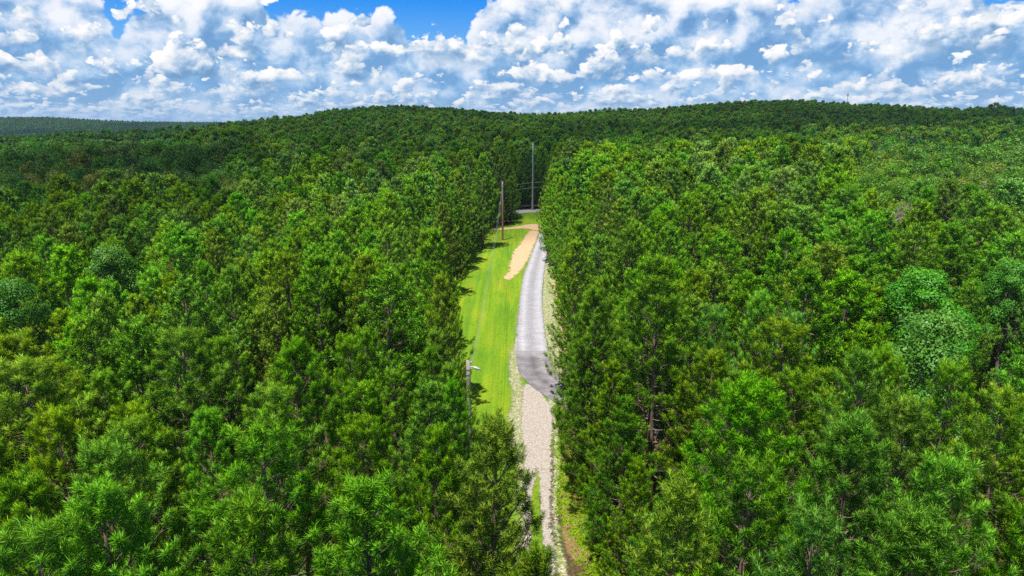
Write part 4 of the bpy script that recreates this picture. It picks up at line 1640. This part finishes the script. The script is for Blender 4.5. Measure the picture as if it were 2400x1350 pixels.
def gn_scatter(name, pts, table, label, cat, tonecol):
    """one stuff object: its points carry the trees"""
    P = np.array([(p[2], p[3], p[4]) for p in pts], np.float32)
    me_ = bpy.data.meshes.new(name)
    me_.vertices.add(len(P))
    me_.vertices.foreach_set('co', P.ravel())
    keys = sorted(table)
    ids = np.array([keys.index((p[0], p[1])) for p in pts], np.int32)
    a = me_.attributes.new('pick', 'INT', 'POINT')
    a.data.foreach_set('value', ids)
    a = me_.attributes.new('turn', 'FLOAT_VECTOR', 'POINT')
    a.data.foreach_set('vector', np.array([(0, 0, p[5]) for p in pts], np.float32).ravel())
    a = me_.attributes.new('size', 'FLOAT_VECTOR', 'POINT')
    a.data.foreach_set('vector', np.array([(p[6], p[6], p[7]) for p in pts], np.float32).ravel())
    o = link(name, me_)
    o.color = tonecol
    ng = bpy.data.node_groups.new(name, 'GeometryNodeTree')
    ng.interface.new_socket('Geometry', in_out='INPUT', socket_type='NodeSocketGeometry')
    ng.interface.new_socket('Geometry', in_out='OUTPUT', socket_type='NodeSocketGeometry')
    N, L = ng.nodes, ng.links
    gi, go = N.new('NodeGroupInput'), N.new('NodeGroupOutput')
    join = N.new('GeometryNodeJoinGeometry')

    def attr(nm, t):
        x = N.new('GeometryNodeInputNamedAttribute')
        x.data_type = t
        x.inputs['Name'].default_value = nm
        return x.outputs['Attribute']
    pick, turn, size = attr('pick', 'INT'), attr('turn', 'FLOAT_VECTOR'), attr('size', 'FLOAT_VECTOR')
    for k, key in enumerate(keys):
        src = bpy.data.objects.new(name + '_kind', table[key])
        src.color = tonecol
        oi = N.new('GeometryNodeObjectInfo')
        oi.inputs['Object'].default_value = src
        oi.inputs['As Instance'].default_value = True
        cmp_ = N.new('FunctionNodeCompare')
        cmp_.data_type = 'INT'
        cmp_.operation = 'EQUAL'
        L.new(pick, cmp_.inputs[2])
        cmp_.inputs[3].default_value = k
        ip = N.new('GeometryNodeInstanceOnPoints')
        L.new(gi.outputs[0], ip.inputs['Points'])
        L.new(cmp_.outputs[0], ip.inputs['Selection'])
        L.new(oi.outputs['Geometry'], ip.inputs['Instance'])
        L.new(turn, ip.inputs['Rotation'])
        L.new(size, ip.inputs['Scale'])
        L.new(ip.outputs[0], join.inputs[0])
    L.new(join.outputs[0], go.inputs[0])
    md = o.modifiers.new('scatter', 'NODES')
    md.node_group = ng
    tag(o, label, cat, kind='stuff')
    return o


table = {}
for p in stuff_pts:
    table[(p[0], p[1])] = (PINE if p[0][0] == 'P' else BROAD)[p[0][1]][p[1]][2]
gn_scatter('forest', stuff_pts, table, 'dense green forest of pines and broadleaf trees covering the land up to the ridge and far hills', 'forest', (0.95, 0.97, 1.0, 1.3))
print('pines', len(rec), 'hard', n_h, 'stuff', len(stuff_pts))

# ------------------------------------------------------------------ undergrowth, weeds, grass tufts (uncountable)
def leaf_clump(seed, n, s, rad, hz):
    r = np.random.default_rng(seed)
    g = Geo()
    P = r.normal(0, 1, (n, 3)) * np.array([rad, rad, hz]) * 0.55
    P[:, 2] = np.abs(P[:, 2]) + 0.03
    nrm = r.normal(0, 0.45, (n, 3)) + np.array([0, 0, 1.0])
    nrm /= np.linalg.norm(nrm, axis=1, keepdims=True)
    a = np.cross(nrm, r.normal(0, 1, (n, 3)))
    a /= np.linalg.norm(a, axis=1, keepdims=True)
    b = np.cross(nrm, a)
    V = np.stack([P - a * s, P + b * s * 0.6, P + a * s, P - b * s * 0.6], 1)
    idx = np.arange(n)[:, None] * 4
    Fc = np.concatenate([idx + np.array([[0, 2, 1]]), idx + np.array([[0, 3, 2]])])
    tr = np.repeat(r.uniform(0, 1, n), 4)
    g.add(V.reshape(-1, 3), Fc, np.stack([tr, np.repeat(r.random(n) ** 2, 4), 0 * tr], -1))
    return g


def grass_clump(seed, n=16, h=0.22, spread=0.12, w=0.018):
    r = np.random.default_rng(seed)
    g = Geo()
    for _ in range(n):
        a = r.uniform(0, 6.28)
        p = np.array([r.normal(0, spread), r.normal(0, spread), 0])
        d = np.array([math.cos(a), math.sin(a), 0])
        s = np.array([-d[1], d[0], 0]) * w
        hh = h * r.uniform(0.5, 1.2)
        V = [p - s, p + s, p + d * hh * 0.25 + np.array([0, 0, hh * 0.7]) + s * 0.6, p + d * hh * 0.7 + np.array([0, 0, hh * 0.9])]
        g.add(V, [[0, 1, 2], [0, 2, 3]], np.array([[0.8, 0.1, 0], [0.8, 0.1, 0], [0.8, 0.6, 0], [0.8, 1, 0]]))
    return g


UG = {('U', k): leaf_clump(200 + k, 90, 0.07, 0.6, 0.55).mesh('bush_shape', [M_LEAF]) for k in range(3)}
upts = []
for _ in range(9000):
    Y = rnd.uniform(10, 185)
    X = rnd.uniform(-0.8 * Y - 5, 0.8 * Y + 5)
    if xl(Y) - 0.3 < X < xr(Y) + 0.1:
        continue
    if seg_dist(np.array([X, Y]), AS_C) < 2.2 or (Y > 150 and seg_dist(np.array([X, Y]), RD_C) < 3.2):
        continue
    if fbm(np.array([X / 7, Y / 7, 1.0]), 2, 51) < 0.47 and rnd.random() < 0.93:
        continue
    s = rnd.uniform(0.5, 1.5)
    upts.append(('U', rnd.randint(0, 2), X, Y, 0.0, rnd.uniform(0, 6.28), s, s * rnd.uniform(0.7, 1.3)))
gn_scatter('undergrowth', upts, UG, 'low leafy undergrowth on the forest floor beneath the pines', 'undergrowth', (1.1, 0.95, 0.9, 1.0))

GR = {('G', k): grass_clump(300 + k).mesh('grass_shape', [M_LEAF]) for k in range(3)}
gpts = []
for _ in range(26000):
    Y = 18 + 132 * rnd.random() ** 1.7
    X = rnd.uniform(xl(Y) - 0.5, xr(Y) + 0.3)
    u, v, _d = proj(np.array([X, Y, 0]))
    on_track = np.interp(v, [900, 1000, 1100, 1337], [1216, 1214, 1220, 1212]) < u < np.interp(v, [900, 961, 1100, 1337], [1262, 1302, 1302, 1310])
    if v > 890 and on_track:
        if not (v > 1090 and 1243 < u < 1274) and rnd.random() > 0.03:
            continue
    if v <= 910 and u > np.interp(v, [530, 566, 620, 700, 792, 860, 910], [1262, 1250, 1230, 1212, 1204, 1206, 1240]):
        if u < np.interp(v, [530, 620, 700, 792, 830, 860, 910], [1300, 1285, 1280, 1286, 1290, 1300, 1360]) or rnd.random() < 0.6:
            continue
    if 540 < v < 660 and 1172 < u < 1270 and rnd.random() < 0.93:
        continue
    s = rnd.uniform(0.35, 0.7)
    if 2.0 < X - xl(Y) and xr(Y) - X > 2.0 and rnd.random() < 0.93:
        continue
    edge = min(X - xl(Y), xr(Y) - X)
    if edge < 1.6:
        s *= 1.6
    gpts.append(('G', rnd.randint(0, 2), X, Y, 0.01, rnd.uniform(0, 6.28), s, s * 0.8))
gn_scatter('grass', gpts, GR, 'short yellow-green grass and weeds on the mown clearing', 'grass', (2.2, 1.75, 0.6, 0.5))

# loose stones along the gravel edges
bmst = ico(1)
ST = {}
for k in range(3):
    g = Geo()
    rr_s = np.random.default_rng(500 + k)
    Vv = bmst[0] * (0.75 + 0.4 * rr_s.random((len(bmst[0]), 1))) * np.array([1, 0.8, 0.5])
    g.add(Vv, bmst[1])
    m_, N_, L_n, o_ = mat('pale_stone')
    oi_ = N_.new('ShaderNodeObjectInfo')
    rp = ramp(N_, L_n, oi_.outputs['Random'], [(0, (0.24, 0.20, 0.16)), (1, (0.50, 0.44, 0.38))])
    pp = node(N_, 'ShaderNodeBsdfPrincipled', Roughness=0.9)
    L_n.new(rp.outputs[0], pp.inputs['Base Color'])
    L_n.new(pp.outputs[0], o_.inputs[0])
    ST[('S', k)] = g.mesh('stone_shape', [m_])
spts = []
for _ in range(9000):
    v = rnd.uniform(740, 1345)
    lo = np.interp(v, [740, 830, 930, 1035, 1075, 1345], [1206, 1190, 1195, 1180, 1205, 1205])
    hi = np.interp(v, [740, 900, 950, 1345], [1225, 1240, 1300, 1306])
    u = rnd.uniform(lo, hi)
    if v < 890 and rnd.random() < 0.3:
        u = rnd.uniform(np.interp(v, [740, 900], [1282, 1300]), np.interp(v, [740, 900], [1300, 1330]))
    if v > 1080 and 1246 < u < 1274 and rnd.random() < 0.8:
        continue
    p = pg(u, v)
    if seg_dist(p[:2], AS_C) < 1.9:
        continue
    s = rnd.uniform(0.010, 0.030)
    spts.append(('S', rnd.randint(0, 2), p[0], p[1], 0.05, rnd.uniform(0, 6.28), s, s))
gn_scatter('gravel_stones', spts, ST, 'loose pale stones scattered along the gravel track and shoulder', 'stones', (1, 1, 1, 1))

# ------------------------------------------------------------------ saplings beside the track
for px, py, s, tn, lb in ((1392, 1290, 0.17, (1.3, 1.35, 0.8), 'small yellow-green sapling beside the track under the right pines'),
                          (1322, 905, 0.10, (0.9, 1.0, 0.8), 'tiny leafy sapling on the verge where the asphalt bends')):
    p = pg(px, py)
    e = tree_thing('sapling', BROAD['B'][0], p[0], p[1], s, 1.0, 1.3, tn, 0.0, 0.0)
    tag(e, lb, 'sapling')


# ------------------------------------------------------------------ poles and wires
def wood_pole_mat(name, low, high, split):
    m, N, L, o = mat(name)
    tc = N.new('ShaderNodeTexCoord')
    sx = N.new('ShaderNodeSeparateXYZ')
    L.new(tc.outputs['Object'], sx.inputs[0])
    n = node(N, 'ShaderNodeTexNoise', Scale=7.0, Detail=4.0)
    mp = node(N, 'ShaderNodeMapping', Scale=(3.0, 3.0, 0.15))
    L.new(tc.outputs['Object'], mp.inputs[0])
    L.new(mp.outputs[0], n.inputs[0])
    mr = node(N, 'ShaderNodeMapRange')
    mr.inputs['From Min'].default_value = split - 1.8
    mr.inputs['From Max'].default_value = split + 1.8
    L.new(sx.outputs[2], mr.inputs[0])
    c = mixc(N, L, mr.outputs[0], low, high)
    k = ramp(N, L, n.outputs[0], [(0.35, (0.6, 0.6, 0.6)), (0.65, (1.25, 1.25, 1.25))])
    c = mixc(N, L, 1.0, c, k.outputs[0], 'MULTIPLY')
    p = node(N, 'ShaderNodeBsdfPrincipled', Roughness=0.85)
    L.new(c, p.inputs['Base Color'])
    L.new(p.outputs[0], o.inputs[0])
    return m


def metal(name, c, rough=0.45, met=0.6):
    m, N, L, o = mat(name)
    p = node(N, 'ShaderNodeBsdfPrincipled', Roughness=rough, Metallic=met)
    n = node(N, 'ShaderNodeTexNoise', Scale=12.0, Detail=3.0)
    r = ramp(N, L, n.outputs[0], [(0.3, tuple(x * 0.8 for x in c)), (0.7, c)])
    L.new(r.outputs[0], p.inputs['Base Color'])
    L.new(p.outputs[0], o.inputs[0])
    return m


M_P1 = wood_pole_mat('weathered_pole', (0.20, 0.16, 0.13), (0.25, 0.225, 0.20), 3.0)
M_P2 = wood_pole_mat('brown_pole', (0.26, 0.11, 0.06), (0.32, 0.27, 0.24), 7.0)
M_P3 = wood_pole_mat('grey_pole', (0.30, 0.31, 0.29), (0.30, 0.32, 0.30), 9.0)
M_ZINC = metal('zinc', (0.55, 0.56, 0.58))
M_WIRE = metal('wire', (0.42, 0.42, 0.42), 0.5, 0.5)
M_WHITE = metal('lamp_paint', (0.40, 0.40, 0.39), 0.4, 0.0)
M_CER = metal('porcelain', (0.35, 0.30, 0.27), 0.25, 0.0)


def pole(loc, h, r0, r1, m, label, cat='utility pole'):
    e = bpy.data.objects.new('utility_pole', None)
    COL.objects.link(e)
    e.location = (loc[0], loc[1], 0)
    tag(e, label, cat, 'utility poles along the clearing')
    g = Geo()
    q = np.linspace(0, 1, 9)
    tube(g, np.column_stack([0.02 * np.sin(q * 3), 0 * q, -0.1 + q * (h + 0.1)]), r0 + (r1 - r0) * q, 14)
    link('shaft', g.mesh('shaft', [m], True), e)
    return e


def part(e, name, g, m, sm_=False):
    return link(name, g.mesh(name, [m], sm_), e)


p1 = pole(POLE1, 9.0, 0.155, 0.115, M_P1, 'weathered grey wooden pole with a white lamp arm, nearest pole on the left grass edge')
g = Geo()
tube(g, [[0.08, -0.05, 8.62], [0.28, -0.08, 8.66], [0.40, -0.10, 8.62]], [0.03, 0.03, 0.03], 8)
part(p1, 'lamp_arm', g, M_WHITE, True)
g = Geo()
tube(g, [[0.30, -0.08, 8.64], [0.42, -0.10, 8.60], [0.62, -0.13, 8.53], [0.70, -0.14, 8.50]], [0.05, 0.09, 0.07, 0.03], 10)
part(p1, 'lamp_head', g, M_WHITE, True)
g = Geo()
tube(g, [[0.10, 0.05, 8.82], [0.16, 0.08, 8.86], [0.22, 0.10, 8.9]], [0.04, 0.055, 0.04], 8)
part(p1, 'insulator', g, M_CER, True)
g = Geo()
for z in (8.45, 8.15):
    tube(g, [[0, 0, z], [0, 0, z + 0.06]], [0.135, 0.135], 14, cap=False)
part(p1, 'clamp', g, M_ZINC)

h2 = 11.3
p2 = pole(POLE2, h2, 0.20, 0.15, M_P2, 'brown wooden pole with grey top standing in the grass before the far trees')
g = Geo()
tube(g, [[0, 0, h2 - 0.02], [0, 0, h2 + 0.05]], [0.18, 0.16], 12)
part(p2, 'pole_cap', g, M_ZINC)
g = Geo()
for z in (h2 - 0.35, h2 - 0.9):
    tube(g, [[0, -0.16, z], [0.0, -0.30, z + 0.03]], [0.05, 0.05], 8)
part(p2, 'insulator', g, M_CER)
g = Geo()
a2 = pg(1163, 541) - np.array([POLE2[0], POLE2[1], 0])
a3 = pg(1170, 540) - np.array([POLE2[0], POLE2[1], 0])
for a_, z in ((a2, h2 - 0.9), (a3, h2 - 1.8)):
    tube(g, [[0, 0.1, z], list(a_ * 0.5 + np.array([0, 0, z * 0.5])), list(a_)], [0.022, 0.022, 0.022], 4)
part(p2, 'guy_wire', g, M_WIRE)

h3 = 17.2
p3 = pole(POLE3, h3, 0.24, 0.17, M_P3, 'very tall thin grey pole beside the road at the far end of the clearing')
g = Geo()
for z in (7.2, 5.9):
    tube(g, [[-0.28, 0.1, z], [0.28, -0.1, z]], [0.05, 0.05], 6)
part(p3, 'bracket', g, M_ZINC)


def wire(name, a, b, sag, r, label, ext=None):
    q = np.linspace(0, 1, 28)
    a, b = np.array(a), np.array(b)
    P = a[None] * (1 - q)[:, None] + b[None] * q[:, None]
    P[:, 2] -= sag * 4 * q * (1 - q)
    g = Geo()
    tube(g, P, np.full(len(P), r), 5)
    o = link(name, g.mesh(name, [M_WIRE]))
    tag(o, label, 'power line', 'overhead wires')
    return o


P1 = np.array([POLE1[0], POLE1[1], 0.0])
P2 = np.array([POLE2[0], POLE2[1], 0.0])
wire('overhead_wire', P1 + [0.2, 0.1, 8.9], P2 + [0, -0.3, h2 - 0.32], 1.3, 0.009, 'upper overhead wire running over the grass from the grey pole to the brown pole')
wire('overhead_wire', P1 + [0.14, 0.1, 8.4], P2 + [0.0, -0.3, h2 - 0.87], 2.0, 0.009, 'lower overhead wire running over the grass from the grey pole to the brown pole')
P3 = np.array([POLE3[0], POLE3[1], 0.0])
rd = np.array([1.0, 0.28, 0.0])
for z, s, nm in ((7.2, 1.0, 'upper'), (5.9, 1.0, 'lower')):
    a_ = P3 + rd * -13 + np.array([0, 0, z - 1.2 * s + 0.2])
    b_ = P3 + rd * 20 + np.array([0, 0, z + 1.6])
    wire('overhead_wire', a_, P3 + [-0.2, 0, z], 0.15, 0.03, nm + ' wire leaving the tall grey pole to the left along the road')
    wire('overhead_wire', P3 + [0.2, 0, z], b_, 0.25, 0.03, nm + ' wire leaving the tall grey pole to the right along the road')

# mast on the ridge
zt = pg(1980, 250)
Xm = (1980 - 1200) / F * 0.972 * 600
zm = float(ground_z(Xm, 600.0))
e = bpy.data.objects.new('radio_mast', None)
COL.objects.link(e)
e.location = (Xm, 600, zm)
tag(e, 'tiny thin mast with a small head above the tree line of the right ridge', 'mast')
g = Geo()
tube(g, [[0, 0, 0], [0, 0, 12], [0, 0, 24.0]], [0.30, 0.22, 0.16], 8)
part(e, 'shaft', g, M_ZINC)
g = Geo()
for k in range(3):
    a = k * 2.094
    box(g, (0.55 * math.cos(a), 0.55 * math.sin(a), 23.2), (0.3, 0.3, 1.6), rz=a)
part(e, 'antenna', g, M_WHITE)

# ------------------------------------------------------------------ the air: far hills fade to blue
g = Geo()
box(g, (0, 0, 36.0), (10600, 10600, 110.0))
m_, N_, L_n, o_ = mat('haze_air')
pv = N_.new('ShaderNodeVolumePrincipled')
pv.inputs['Color'].default_value = (0.50, 0.70, 1.0, 1)
pv.inputs['Density'].default_value = 0.00010
pv.inputs['Anisotropy'].default_value = 0.2
L_n.new(pv.outputs[0], o_.inputs['Volume'])
hz_ = link('haze', g.mesh('haze', [m_]))
tag(hz_, 'thin blue haze that softens the farthest hills', 'haze', kind='stuff')
